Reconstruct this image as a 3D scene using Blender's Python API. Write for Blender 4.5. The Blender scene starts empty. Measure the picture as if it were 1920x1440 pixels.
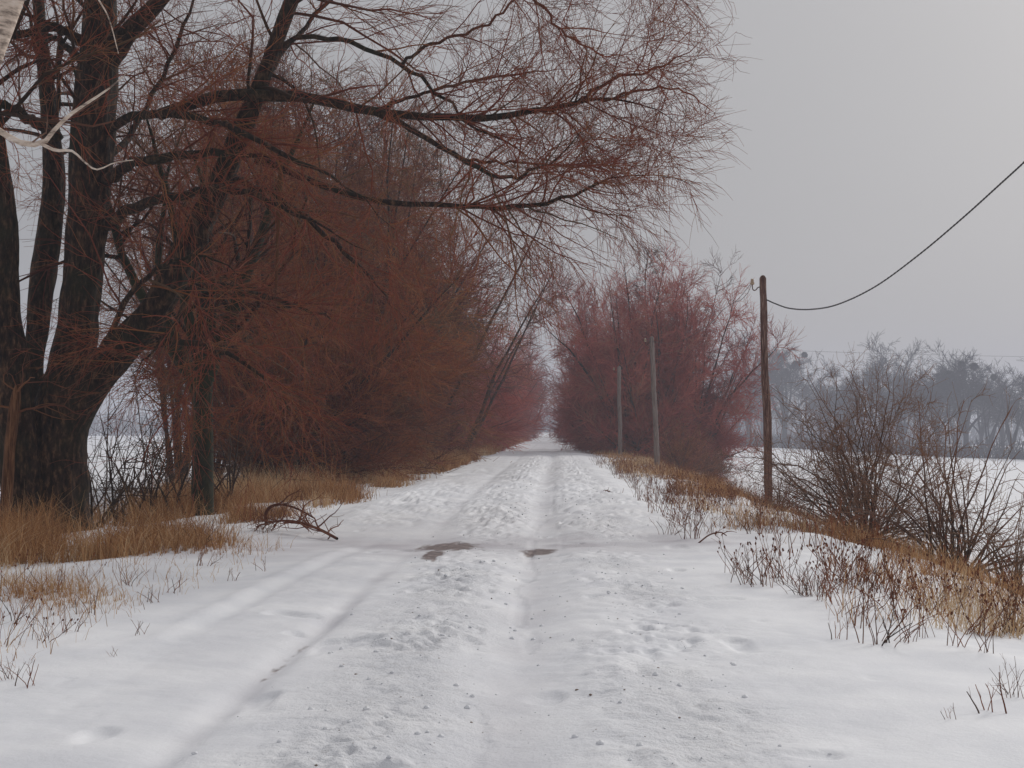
import bpy, math, random
import numpy as np
rng = np.random.default_rng(7)
S = bpy.context.scene
COL = S.collection
PI = math.pi

# ------------------------------------------------------------------ camera
F = 2900.0; EYE = 1.6; TH = math.atan(85 / F)
cd = bpy.data.cameras.new('camera'); cam = bpy.data.objects.new('camera', cd); COL.objects.link(cam)
cd.sensor_width = 36; cd.lens = 36 * F / 1920
cd.clip_start = 0.1; cd.clip_end = 6000
cam.location = (0, 0, EYE); cam.rotation_euler = (PI / 2 + TH, 0, 0)
S.camera = cam

# ------------------------------------------------------------------ world: overcast sky
SUN_EL, SUN_AZ = math.radians(30), math.radians(35)      # azimuth measured from +Y towards +X
w = bpy.data.worlds.new('World'); S.world = w; w.use_nodes = True
nt = w.node_tree; N = nt.nodes; L = nt.links; N.clear()
out = N.new('ShaderNodeOutputWorld'); bg = N.new('ShaderNodeBackground'); bg.inputs[1].default_value = 0.1
sky = N.new('ShaderNodeTexSky'); sky.sky_type = 'NISHITA'; sky.sun_disc = False
sky.sun_elevation = SUN_EL; sky.sun_rotation = SUN_AZ; sky.dust_density = 4
hs = N.new('ShaderNodeHueSaturation'); hs.inputs['Saturation'].default_value = 0.35
L.new(sky.outputs[0], hs.inputs['Color'])
tc = N.new('ShaderNodeTexCoord'); sp = N.new('ShaderNodeSeparateXYZ'); L.new(tc.outputs['Generated'], sp.inputs[0])
mr = N.new('ShaderNodeMapRange'); mr.inputs[1].default_value = 0.0; mr.inputs[2].default_value = 1.0
mr.inputs[3].default_value = 2.8; mr.inputs[4].default_value = 5.5
L.new(sp.outputs[2], mr.inputs[0])
nz = N.new('ShaderNodeTexNoise'); nz.inputs['Scale'].default_value = 1.3; nz.inputs['Detail'].default_value = 3
mp = N.new('ShaderNodeMapping'); mp.inputs['Scale'].default_value = (1, 1, 2.2)
L.new(tc.outputs['Generated'], mp.inputs[0]); L.new(mp.outputs[0], nz.inputs[0])
nr = N.new('ShaderNodeMapRange'); nr.inputs[1].default_value = 0.3; nr.inputs[2].default_value = 0.7
nr.inputs[3].default_value = 0.95; nr.inputs[4].default_value = 1.05; L.new(nz.outputs[0], nr.inputs[0])
mu = N.new('ShaderNodeMath'); mu.operation = 'MULTIPLY'; L.new(mr.outputs[0], mu.inputs[0]); L.new(nr.outputs[0], mu.inputs[1])
vm = N.new('ShaderNodeVectorMath'); vm.operation = 'SCALE'; vm.inputs[0].default_value = (0.98, 0.975, 1.01)
L.new(mu.outputs[0], vm.inputs['Scale'])
mx = N.new('ShaderNodeMix'); mx.data_type = 'RGBA'; mx.inputs[0].default_value = 0.88
L.new(hs.outputs[0], mx.inputs[6]); L.new(vm.outputs[0], mx.inputs[7])
L.new(mx.outputs[2], bg.inputs[0]); L.new(bg.outputs[0], out.inputs[0])

# ------------------------------------------------------------------ sun behind the cloud
sd = bpy.data.lights.new('sun', 'SUN'); sd.energy = 1.6; sd.angle = math.radians(13); sd.color = (1, 0.97, 0.93)
sun = bpy.data.objects.new('sun', sd); COL.objects.link(sun)
sun.rotation_euler = (PI / 2 - SUN_EL, 0, PI - SUN_AZ)
S.view_settings.view_transform = 'Standard'; S.view_settings.look = 'None'
S.view_settings.exposure = 0.0; S.view_settings.gamma = 1.0
S.cycles.max_bounces = 5; S.cycles.diffuse_bounces = 2; S.cycles.glossy_bounces = 1
S.cycles.volume_bounces = 1; S.cycles.use_denoising = True

# ------------------------------------------------------------------ helpers
def px(x, y, D):
    """point seen at photograph position x, y at the distance D"""
    cx = (x - 960) / F; cy = (720 - y) / F
    dy = math.cos(TH) - math.sin(TH) * cy; dz = math.sin(TH) + math.cos(TH) * cy
    return np.array([cx / dy * D, D, EYE + dz / dy * D])
def ppm(D): return F / D            # photograph pixels per metre
def xc(y): return -1.06 + 0.0285 * y  # road centre line

def _hash(ix, iy, s):
    h = (ix.astype(np.int64) * 374761393 + iy.astype(np.int64) * 668265263 + s * 1274126177) & 0xffffffff
    h = ((h ^ (h >> 13)) * 1103515245) & 0xffffffff
    h = ((h ^ (h >> 16)) * 2246822519) & 0xffffffff
    return ((h ^ (h >> 15)) & 0xffffff) / float(0xffffff)
def vnoise(x, y, s=0):
    x = np.asarray(x, float); y = np.asarray(y, float)
    ix = np.floor(x); iy = np.floor(y); fx = x - ix; fy = y - iy
    fx = fx * fx * (3 - 2 * fx); fy = fy * fy * (3 - 2 * fy)
    a = _hash(ix, iy, s); b = _hash(ix + 1, iy, s); c = _hash(ix, iy + 1, s); d = _hash(ix + 1, iy + 1, s)
    return (a + (b - a) * fx) * (1 - fy) + (c + (d - c) * fx) * fy - 0.5
def fbm(x, y, o=3, s=0):
    r = 0; a = 1
    for i in range(o):
        r = r + a * vnoise(x, y, s + i * 17); a *= 0.5
        x, y = x * 1.9 + y * 0.6 + 3.1, y * 1.9 - x * 0.6 + 1.7
    return r
def sstep(a, b, x):
    t = np.clip((x - a) / (b - a), 0, 1); return t * t * (3 - 2 * t)
def gauss(x, c, w_): return np.exp(-((x - c) / w_) ** 2)

PU = [-1300, -300, -60, -30, -14, -9, -7, -4.2, -3, 3.0, 4.2, 6.3, 8, 12, 30, 100, 300, 1300]
PZ = [-1.6, -1.6, -1.5, -1.4, -1.0, -0.45, -0.12, 0.05, 0.0, 0.0, -0.05, -0.3, -0.95, -1.9, -2.6, -5.0, -6.0, -7]
def height(u, y):
    z = np.interp(u, PU, PZ)
    near = sstep(170, 60, y)
    side = sstep(2.4, 4.5, np.abs(u))
    z = z + side * (0.10 * fbm(u * 0.35, y * 0.25, 3, 5) + 0.05 * fbm(u * 1.1, y * 0.8, 2, 9))
    z = z + sstep(12, 60, np.abs(u)) * 0.5 * fbm(u * 0.02, y * 0.02, 2, 31)
    road = 1 - sstep(2.3, 3.4, np.abs(u))
    wv = 0.10 * vnoise(y * 0.12, y * 0, 3) + 0.05 * vnoise(y * 0.5, y * 0, 4)
    ur = u + wv
    # a low rise in the snow beyond the crossing track
    z = z + road * (0.10 * sstep(24, 33, y) + 0.07 * fbm(u * 0.45, y * 0.3, 2, 61) * sstep(22, 30, y) - 0.05 * gauss(y, 22.3, 2.2) * sstep(-4.5, -3.0, u) * sstep(4.5, 2.5, u))
    # ruts, deep right one and shallow double left one
    depth = 0.052 * (0.65 + 0.9 * (vnoise(y * 0.35, y * 0, 8) + .5))
    calm = 1 - 0.7 * gauss(y, 22.0, 1.6)
    z = z - near * calm * depth * gauss(ur, 0.82, 0.30)
    z = z + near * calm * 0.032 * gauss(ur, 1.45, 0.30) * (0.5 + 1.6 * np.abs(fbm(u * 3.2, y * 2.2, 2, 12)))
    z = z + near * calm * 0.022 * gauss(ur, 0.05, 0.42)
    z = z - near * calm * 0.045 * gauss(ur, -0.86, 0.11) * (1 - 0.75 * sstep(13, 17, y)) * (0.6 + 0.8 * (vnoise(y * 1.3, y * 0, 18) + .5)) - near * 0.016 * gauss(ur, -0.95, 0.34)
    z = z - near * 0.022 * gauss(ur, -1.75 + 0.02 * (y - 15), 0.10) * sstep(10, 14, y) * sstep(24, 19, y)
    z = z + near * 0.025 * gauss(ur, -1.95 + 0.02 * (y - 15), 0.12) * sstep(10, 14, y) * sstep(24, 19, y)
    # churned lumps between and beside the ruts
    zone = np.maximum(gauss(ur, 0.05, 0.5), 0.9 * gauss(ur, 1.8, 0.5))
    zone = np.maximum(zone, 0.12 * road)
    zone = np.maximum(zone, 0.9 * sstep(24, 27, y) * road * sstep(50, 36, y) * (np.abs(ur - 0.8) > 0.25))
    zone = zone * (1 - 0.75 * gauss(ur, 0.80, 0.2)) * (1 - 0.6 * gauss(ur, -0.9, 0.25)) * (1 - 0.8 * gauss(y, 21.8, 1.7))
    l1 = np.abs(fbm(u * 5.5, y * 4.2, 3, 21)); l2 = fbm(u * 15, y * 12, 2, 41)
    patch = sstep(-0.25, 0.35, fbm(u * 0.9, y * 0.5, 2, 77))
    z = z + near * zone * (0.065 * l1 - 0.030 * sstep(0.12, 0.32, fbm(u * 7.5, y * 5.5, 2, 47)) + 0.022 * np.abs(l2) + 0.008 * fbm(u * 34, y * 26, 1, 43) * sstep(22, 12, y)) * (0.38 + 0.95 * patch)
    z = z + 0.13 * np.abs(fbm(u * 1.1, y * 0.45, 3, 63)) * road * sstep(23.5, 27, y) * sstep(75, 50, y) * (1 - 0.8 * gauss(ur, 0.82, 0.35)) * (1 - 0.7 * gauss(ur, -0.85, 0.3))
    z = z + 0.012 * fbm(u * 2.6, y * 1.9, 2, 57) * road - near * road * 0.012 * (vnoise(u * 7, y * 0.5, 58) > 0.18) * gauss(ur, 0.82, 0.3)
    z = z + near * (0.005 * vnoise(u * 9, y * 7, 151) + 0.004 * np.abs(vnoise(u * 21, y * 15, 152))) * sstep(26, 12, y) * (0.4 + 0.6 * road)
    z = z - near * 0.035 * sstep(0.36, 0.46, vnoise(u * 2.9, y * 1.7, 153)) * sstep(30, 20, y) * road
    z = z + 0.006 * fbm(u * 2.3, y * 1.3, 2, 55)
    # wind ripples on the smooth right hand shoulder
    z = z + near * 0.010 * sstep(1.8, 2.6, u) * vnoise(u * 0.8, y * 2.2, 91)
    # drift edges on the right verge
    z = z + 0.12 * gauss(u, 5.2 + 0.5 * vnoise(y * 0.3, y * 0, 14), 0.45) * sstep(8, 12, y) * (0.5 + vnoise(y * 0.7, u * 0.5, 15))
    return z
def gz(x, y):
    y = np.asarray(y, float); return height(np.asarray(x, float) - xc(y), y)

def link(o, parent=None):
    COL.objects.link(o)
    if parent is not None: o.parent = parent
    return o
def tag(o, label=None, cat=None, group=None, kind=None):
    if label: o['label'] = label
    if cat: o['category'] = cat
    if group: o['group'] = group
    if kind: o['kind'] = kind
    return o
def empty(name, loc=(0, 0, 0), rz=0.0):
    o = bpy.data.objects.new(name, None); COL.objects.link(o)
    o.empty_display_size = 0.3; o.location = loc; o.rotation_euler = (0, 0, rz); return o
def mesh_np(name, V, Q, mat, parent=None, attrs=None, smooth=True):
    """V (n,3), Q (m,c) with one corner count c"""
    me = bpy.data.meshes.new(name)
    V = np.ascontiguousarray(V, np.float32); Q = np.ascontiguousarray(Q, np.int32)
    n, c = Q.shape
    me.vertices.add(len(V)); me.vertices.foreach_set('co', V.ravel())
    me.loops.add(n * c); me.loops.foreach_set('vertex_index', Q.ravel())
    me.polygons.add(n); me.polygons.foreach_set('loop_start', np.arange(0, n * c, c, dtype=np.int32))
    me.polygons.foreach_set('loop_total', np.full(n, c, np.int32))
    if smooth: me.polygons.foreach_set('use_smooth', np.ones(n, bool))
    for k, a in (attrs or {}).items():
        at = me.attributes.new(k, 'FLOAT', 'POINT'); at.data.foreach_set('value', np.ascontiguousarray(a, np.float32).ravel())
    me.update(calc_edges=True)
    me.materials.append(mat)
    o = bpy.data.objects.new(name, me)
    return link(o, parent)
def norm(a): return a / np.maximum(np.linalg.norm(a, axis=-1, keepdims=True), 1e-9)
def tube_arrays(P, R, sides, val=None, cap=False):
    n, k, _ = P.shape
    T = np.empty_like(P); T[:, 1:-1] = P[:, 2:] - P[:, :-2]; T[:, 0] = P[:, 1] - P[:, 0]; T[:, -1] = P[:, -1] - P[:, -2]
    T = norm(T); ref = norm(rng.normal(size=(n, 1, 3)))
    if n < 60 or k > 12: ref = np.tile(np.array([[[0.13, 1.0, 0.21]]]), (n, 1, 1))
    A = norm(np.cross(T, ref)); B = np.cross(T, A)
    a = np.arange(sides) * 2 * PI / sides
    ring = A[:, :, None, :] * np.cos(a)[None, None, :, None] + B[:, :, None, :] * np.sin(a)[None, None, :, None]
    V = P[:, :, None, :] + ring * R[:, :, None, None]
    base = (np.arange(n) * k * sides)[:, None, None] + (np.arange(k - 1) * sides)[None, :, None]
    j = np.arange(sides)[None, None, :]; j2 = (np.arange(sides) + 1)[None, None, :] % sides
    Q = np.stack([base + j, base + j2, base + sides + j2, base + sides + j], -1).reshape(-1, 4)
    v = rng.random(n) if val is None else val
    return V.reshape(-1, 3), Q, np.repeat(v, k * sides), np.repeat(R.reshape(-1), sides)
class Bag:
    def __init__(s): s.V = []; s.Q = []; s.v = []; s.r = []; s.n = 0
    def add(s, P, R, sides=3, val=None):
        if len(P) == 0: return
        V, Q, v, r = tube_arrays(P, R, sides, val)
        s.V.append(V); s.Q.append(Q + s.n); s.v.append(v); s.r.append(r); s.n += len(V)
    def build(s, name, mat, parent=None):
        return mesh_np(name, np.concatenate(s.V), np.concatenate(s.Q), mat, parent,
                       {'rnd': np.concatenate(s.v), 'rad': np.concatenate(s.r)})
def spline(pts, k):
    """Catmull-Rom through rows (x,y,z,r) resampled to k rows"""
    p = np.asarray(pts, float); p = np.vstack([2 * p[0] - p[1], p, 2 * p[-1] - p[-2]])
    m = len(p) - 3; s = np.linspace(0, m, k); i = np.minimum(s.astype(int), m - 1); t = (s - i)[:, None]
    a, b, c, d = p[i], p[i + 1], p[i + 2], p[i + 3]
    q = 0.5 * (2 * b + (c - a) * t + (2 * a - 5 * b + 4 * c - d) * t ** 2 + (3 * b - a - 3 * c + d) * t ** 3)
    q[:, 3] = np.maximum(q[:, 3], 0.002); return q
def plen(P): return np.linalg.norm(np.diff(P, axis=1), axis=2).sum(1)
def grow(P, R, dens, t0, t1, length, ang, k=5, g=0.0, wob=0.15, rr=0.6, rmax=1.0, rmin=0.003, tip=0.3, fall=0.45, bias=None, flat=0.0, lvar=0.8):
    """children along all parents at once; dens per metre, length in metres, g bends up (+) or down (-)"""
    ln = plen(P); n = rng.poisson(np.maximum(dens * ln * (t1 - t0), 0.01)); idx = np.repeat(np.arange(len(P)), n); M = len(idx); grow.idx = idx
    t = t0 + (t1 - t0) * rng.random(M)
    K = P.shape[1]; s = t * (K - 1); i = np.minimum(s.astype(int), K - 2); f = (s - i)
    pos = P[idx, i] * (1 - f)[:, None] + P[idx, i + 1] * f[:, None]
    T = norm(P[idx, i + 1] - P[idx, i]); r0 = R[idx, i] * (1 - f) + R[idx, i + 1] * f
    q = rng.normal(size=(M, 3)); q[:, 2] *= (1 - flat); q = norm(q - T * (q * T).sum(1)[:, None])
    a = np.radians(ang) * (0.65 + 0.7 * rng.random(M))
    d = T * np.cos(a)[:, None] + q * np.sin(a)[:, None]
    if bias is not None: d = norm(d + np.array(bias))
    Lh = length * (1 - fall * t) * (1 - lvar / 2 + lvar * rng.random(M)); st = (Lh / (k - 1))[:, None]
    out = np.empty((M, k, 3)); out[:, 0] = pos
    for j in range(1, k):
        d = d + rng.normal(size=(M, 3)) * wob; d[:, 2] += g; d = norm(d); out[:, j] = out[:, j - 1] + d * st
    rs = np.clip(r0 * rr * (0.7 + 0.5 * rng.random(M)), rmin, rmax)
    prof = np.linspace(1, tip, k)[None, :]
    return out, np.maximum(rs[:, None] * prof, rmin * 0.45)

def kin(v, sd_=0.10): return np.clip(v[grow.idx] + rng.normal(size=len(grow.idx)) * sd_, 0, 1)   # twigs keep the tint of their branch

# ------------------------------------------------------------------ materials
def new_mat(name):
    m = bpy.data.materials.new(name); m.use_nodes = True; t = m.node_tree
    b = t.nodes['Principled BSDF']; b.inputs['Roughness'].default_value = 0.85
    b.inputs['Specular IOR Level'].default_value = 0.2
    return m, t, b
def ramp(t, stops):
    r = t.nodes.new('ShaderNodeValToRGB'); e = r.color_ramp.elements
    while len(e) < len(stops): e.new(0.5)
    for x, (p, c) in zip(e, stops): x.position = p; x.color = (*c, 1)
    return r
def twig_mat(name, bark, stops, r_lo=0.008, r_hi=0.05):
    m, t, b = new_mat(name); l = t.links
    a = t.nodes.new('ShaderNodeAttribute'); a.attribute_name = 'rnd'
    r = ramp(t, stops); l.new(a.outputs['Fac'], r.inputs[0])
    a2 = t.nodes.new('ShaderNodeAttribute'); a2.attribute_name = 'rad'
    mr_ = t.nodes.new('ShaderNodeMapRange'); mr_.inputs[1].default_value = r_lo; mr_.inputs[2].default_value = r_hi
    l.new(a2.outputs['Fac'], mr_.inputs[0])
    mx_ = t.nodes.new('ShaderNodeMix'); mx_.data_type = 'RGBA'; l.new(mr_.outputs[0], mx_.inputs[0])
    l.new(r.outputs[0], mx_.inputs[6]); mx_.inputs[7].default_value = (*bark, 1)
    oi = t.nodes.new('ShaderNodeObjectInfo'); rt = ramp(t, [(0.0, (0.62, 0.66, 0.66)), (0.5, (0.95, 0.85, 0.8)), (1.0, (1.12, 1.2, 1.1))])
    l.new(oi.outputs['Random'], rt.inputs[0]); mt = t.nodes.new('ShaderNodeMix'); mt.data_type = 'RGBA'; mt.blend_type = 'MULTIPLY'; mt.inputs[0].default_value = 1
    l.new(mx_.outputs[2], mt.inputs[6]); l.new(rt.outputs[0], mt.inputs[7])
    l.new(mt.outputs[2], b.inputs['Base Color']); return m
def bark_mat(name, c1, c2, c3, sc=(9, 9, 1.6), moss=None, bump=0.6, dist=0.03):
    m, t, b = new_mat(name); l = t.links; nn = t.nodes
    c = nn.new('ShaderNodeTexCoord'); mp_ = nn.new('ShaderNodeMapping'); mp_.inputs['Scale'].default_value = sc
    l.new(c.outputs['Object'], mp_.inputs[0])
    n1 = nn.new('ShaderNodeTexNoise'); n1.inputs['Scale'].default_value = 1.5; n1.inputs['Detail'].default_value = 6; n1.inputs['Roughness'].default_value = 0.7
    l.new(mp_.outputs[0], n1.inputs[0])
    r = ramp(t, [(0.36, c1), (0.52, c2), (0.68, c3)]); l.new(n1.outputs[0], r.inputs[0])
    col = r.outputs[0]
    if moss:
        n2 = nn.new('ShaderNodeTexNoise'); n2.inputs['Scale'].default_value = 1.3; n2.inputs['Detail'].default_value = 4
        l.new(c.outputs['Object'], n2.inputs[0])
        r2 = ramp(t, [(0.48, (0, 0, 0)), (0.66, (0.7, 0.7, 0.7))]); l.new(n2.outputs[0], r2.inputs[0])
        x = nn.new('ShaderNodeMix'); x.data_type = 'RGBA'; l.new(r2.outputs[0], x.inputs[0]); l.new(col, x.inputs[6]); x.inputs[7].default_value = (*moss, 1)
        col = x.outputs[2]
    l.new(col, b.inputs['Base Color'])
    bp = nn.new('ShaderNodeBump'); bp.inputs['Strength'].default_value = bump; bp.inputs['Distance'].default_value = dist
    l.new(n1.outputs[0], bp.inputs['Height']); l.new(bp.outputs[0], b.inputs['Normal'])
    return m
M_twig = twig_mat('willow_twig', (0.034, 0.018, 0.011), [(0.0, (0.16, 0.036, 0.024)), (0.45, (0.27, 0.065, 0.034)), (0.7, (0.30, 0.12, 0.045)), (0.85, (0.10, 0.075, 0.05)), (1.0, (0.34, 0.08, 0.05))], 0.007, 0.03)
M_twig_row = twig_mat('row_twig', (0.055, 0.026, 0.018), [(0.0, (0.070, 0.024, 0.018)), (0.3, (0.19, 0.052, 0.028)), (0.6, (0.32, 0.105, 0.040)), (0.8, (0.40, 0.17, 0.06)), (1.0, (0.15, 0.10, 0.06))], 0.012, 0.05)
M_twig_pink = twig_mat('rosy_twig', (0.06, 0.030, 0.026), [(0.0, (0.24, 0.048, 0.040)), (0.4, (0.42, 0.090, 0.072)), (0.7, (0.52, 0.135, 0.105)), (1.0, (0.34, 0.15, 0.10))], 0.014, 0.06)
M_twig_far = twig_mat('far_twig', (0.028, 0.027, 0.032), [(0.0, (0.030, 0.028, 0.033)), (1.0, (0.055, 0.048, 0.048))], 0.03, 0.1)
M_twig_tall = twig_mat('grey_rosy_twig', (0.06, 0.040, 0.036), [(0.0, (0.20, 0.065, 0.060)), (0.6, (0.24, 0.11, 0.095)), (1.0, (0.16, 0.11, 0.09))], 0.014, 0.06)
M_twig_bush = twig_mat('bush_twig', (0.06, 0.036, 0.026), [(0.0, (0.17, 0.075, 0.045)), (0.6, (0.25, 0.125, 0.075)), (1.0, (0.14, 0.105, 0.085))], 0.005, 0.018)
M_sapling = twig_mat('sapling_bark', (0.028, 0.020, 0.016), [(0.0, (0.05, 0.028, 0.02)), (1.0, (0.09, 0.05, 0.032))], 0.006, 0.02)
M_weed = twig_mat('weed_stalk', (0.16, 0.055, 0.03), [(0.0, (0.17, 0.058, 0.03)), (0.5, (0.32, 0.115, 0.052)), (1.0, (0.07, 0.05, 0.04))], 0.006, 0.01)
M_dead = twig_mat('dead_wood', (0.20, 0.085, 0.032), [(0.0, (0.13, 0.045, 0.03)), (1.0, (0.20, 0.08, 0.04))], 0.012, 0.04)
M_bark = bark_mat('willow_bark', (0.005, 0.0035, 0.003), (0.040, 0.022, 0.014), (0.17, 0.09, 0.05), (9, 9, 3.2), moss=(0.022, 0.024, 0.012), bump=1.0, dist=0.05)
M_bark_green = bark_mat('mossy_bark', (0.014, 0.014, 0.008), (0.030, 0.031, 0.016), (0.06, 0.05, 0.03), (8, 8, 2.5), moss=(0.03, 0.04, 0.015), bump=0.7)
M_bark_row = bark_mat('row_bark', (0.018, 0.012, 0.010), (0.045, 0.028, 0.02), (0.08, 0.05, 0.035))
M_bark_dark = bark_mat('dark_bark', (0.012, 0.009, 0.008), (0.030, 0.020, 0.015), (0.06, 0.04, 0.028))
M_bark_far = bark_mat('far_bark', (0.02, 0.02, 0.022), (0.035, 0.032, 0.034), (0.06, 0.055, 0.055), (2, 2, 0.6))
M_pole = bark_mat('weathered_pole', (0.025, 0.012, 0.010), (0.13, 0.062, 0.045), (0.36, 0.25, 0.20), (24, 24, 1.6), bump=0.8, dist=0.02)
M_pole_grey = bark_mat('grey_pole', (0.10, 0.075, 0.068), (0.22, 0.17, 0.15), (0.34, 0.29, 0.26), (26, 26, 1.1), bump=0.6, dist=0.02)
M_snag = bark_mat('broken_wood', (0.05, 0.02, 0.01), (0.15, 0.065, 0.03), (0.28, 0.14, 0.07), (16, 16, 1.5), bump=0.9, dist=0.03)
M_birch = bark_mat('birch_bark', (0.16, 0.12, 0.10), (0.66, 0.53, 0.43), (0.86, 0.76, 0.67), (2.2, 2.2, 9), bump=0.3, dist=0.01)
M_grass = None
def flat_mat(name, c, rough=0.6, met=0.0, spec=0.4):
    m, t, b = new_mat(name); b.inputs['Base Color'].default_value = (*c, 1); b.inputs['Roughness'].default_value = rough
    b.inputs['Metallic'].default_value = met; b.inputs['Specular IOR Level'].default_value = spec
    nn = t.nodes.new('ShaderNodeTexNoise'); nn.inputs['Scale'].default_value = 40
    r = ramp(t, [(0.3, tuple(x * 0.75 for x in c)), (0.7, tuple(min(1, x * 1.2) for x in c))])
    t.links.new(nn.outputs[0], r.inputs[0]); t.links.new(r.outputs[0], b.inputs['Base Color']); return m
M_rust = flat_mat('rusty_iron', (0.10, 0.045, 0.03), 0.7, 0.4)
M_ceramic = flat_mat('dirty_porcelain', (0.42, 0.30, 0.20), 0.3)
M_wire = flat_mat('dark_cable', (0.035, 0.03, 0.03), 0.7)
M_clod = flat_mat('frozen_mud', (0.26, 0.19, 0.15), 0.95)
M_mist = twig_mat('mistletoe', (0.03, 0.035, 0.02), [(0, (0.02, 0.028, 0.02)), (1, (0.035, 0.04, 0.03))], 0.03, 0.1)
m, t, b = new_mat('dry_grass'); l = t.links
a = t.nodes.new('ShaderNodeAttribute'); a.attribute_name = 'rnd'
r = ramp(t, [(0.0, (0.14, 0.060, 0.025)), (0.3, (0.36, 0.165, 0.062)), (0.65, (0.55, 0.31, 0.14)), (1.0, (0.72, 0.54, 0.34))])
l.new(a.outputs['Fac'], r.inputs[0]); l.new(r.outputs[0], b.inputs['Base Color']); M_grass = m

m, t, b = new_mat('snow'); l = t.links; nn = t.nodes
b.inputs['Roughness'].default_value = 0.7; b.inputs['Specular IOR Level'].default_value = 0.3
c = nn.new('ShaderNodeTexCoord')
n1 = nn.new('ShaderNodeTexNoise'); n1.inputs['Scale'].default_value = 1.1; n1.inputs['Detail'].default_value = 5; l.new(c.outputs['Object'], n1.inputs[0])
r1 = ramp(t, [(0.35, (0.76, 0.77, 0.80)), (0.65, (0.88, 0.885, 0.90))]); l.new(n1.outputs[0], r1.inputs[0])
# small dirt flecks, mostly where the road is churned
n2 = nn.new('ShaderNodeTexNoise'); n2.inputs['Scale'].default_value = 16; n2.inputs['Detail'].default_value = 4; n2.inputs['Roughness'].default_value = 0.65; l.new(c.outputs['Object'], n2.inputs[0])
r2 = ramp(t, [(0.57, (0, 0, 0)), (0.72, (1, 1, 1))]); l.new(n2.outputs[0], r2.inputs[0])
az = nn.new('ShaderNodeAttribute'); az.attribute_name = 'churn'
mm = nn.new('ShaderNodeMath'); mm.operation = 'MULTIPLY'; l.new(r2.outputs[0], mm.inputs[0]); l.new(az.outputs['Fac'], mm.inputs[1])
m3 = nn.new('ShaderNodeMath'); m3.operation = 'MULTIPLY'; m3.inputs[1].default_value = 0.38; l.new(mm.outputs[0], m3.inputs[0])
x1 = nn.new('ShaderNodeMix'); x1.data_type = 'RGBA'; l.new(m3.outputs[0], x1.inputs[0]); l.new(r1.outputs[0], x1.inputs[6]); x1.inputs[7].default_value = (0.42, 0.38, 0.35, 1)
# packed greyish ice
ai = nn.new('ShaderNodeAttribute'); ai.attribute_name = 'ice'
x2 = nn.new('ShaderNodeMix'); x2.data_type = 'RGBA'; l.new(ai.outputs['Fac'], x2.inputs[0]); l.new(x1.outputs[2], x2.inputs[6]); x2.inputs[7].default_value = (0.52, 0.50, 0.53, 1)
# bare wet ground
ad = nn.new('ShaderNodeAttribute'); ad.attribute_name = 'bare'
n4 = nn.new('ShaderNodeTexNoise'); n4.inputs['Scale'].default_value = 9; n4.inputs['Detail'].default_value = 5
mp4 = nn.new('ShaderNodeMapping'); mp4.inputs['Scale'].default_value = (1, 0.35, 1); l.new(c.outputs['Object'], mp4.inputs[0]); l.new(mp4.outputs[0], n4.inputs[0])
ma = nn.new('ShaderNodeMath'); ma.operation = 'ADD'; l.new(ad.outputs['Fac'], ma.inputs[0]); l.new(n4.outputs[0], ma.inputs[1])
r4 = ramp(t, [(0.66, (0, 0, 0)), (0.95, (0.9, 0.9, 0.9))]); r4.color_ramp.interpolation = 'EASE'
ms = nn.new('ShaderNodeMath'); ms.operation = 'MULTIPLY'; ms.inputs[1].default_value = 0.85; l.new(ma.outputs[0], ms.inputs[0]); l.new(ms.outputs[0], r4.inputs[0])
x3 = nn.new('ShaderNodeMix'); x3.data_type = 'RGBA'; l.new(r4.outputs[0], x3.inputs[0]); l.new(x2.outputs[2], x3.inputs[6]); r6 = ramp(t, [(0.38, (0.055, 0.034, 0.032)), (0.5, (0.13, 0.080, 0.070)), (0.62, (0.30, 0.24, 0.22))]); n6 = nn.new('ShaderNodeTexNoise'); n6.inputs['Scale'].default_value = 14; n6.inputs['Detail'].default_value = 5; n6.inputs['Roughness'].default_value = 0.7
l.new(c.outputs['Object'], n6.inputs[0]); l.new(n6.outputs[0], r6.inputs[0]); l.new(r6.outputs[0], x3.inputs[7])
l.new(x3.outputs[2], b.inputs['Base Color'])
n5 = nn.new('ShaderNodeTexNoise'); n5.inputs['Scale'].default_value = 22; n5.inputs['Detail'].default_value = 5; n5.inputs['Roughness'].default_value = 0.7; l.new(c.outputs['Object'], n5.inputs[0])
bp = nn.new('ShaderNodeBump'); bp.inputs['Distance'].default_value = 0.04
mb = nn.new('ShaderNodeMath'); mb.operation = 'MULTIPLY_ADD'; mb.inputs[1].default_value = 0.6; mb.inputs[2].default_value = 0.15; l.new(az.outputs['Fac'], mb.inputs[0]); l.new(mb.outputs[0], bp.inputs['Strength'])
l.new(n5.outputs[0], bp.inputs['Height']); l.new(bp.outputs[0], b.inputs['Normal'])
M_snow = m

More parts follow.
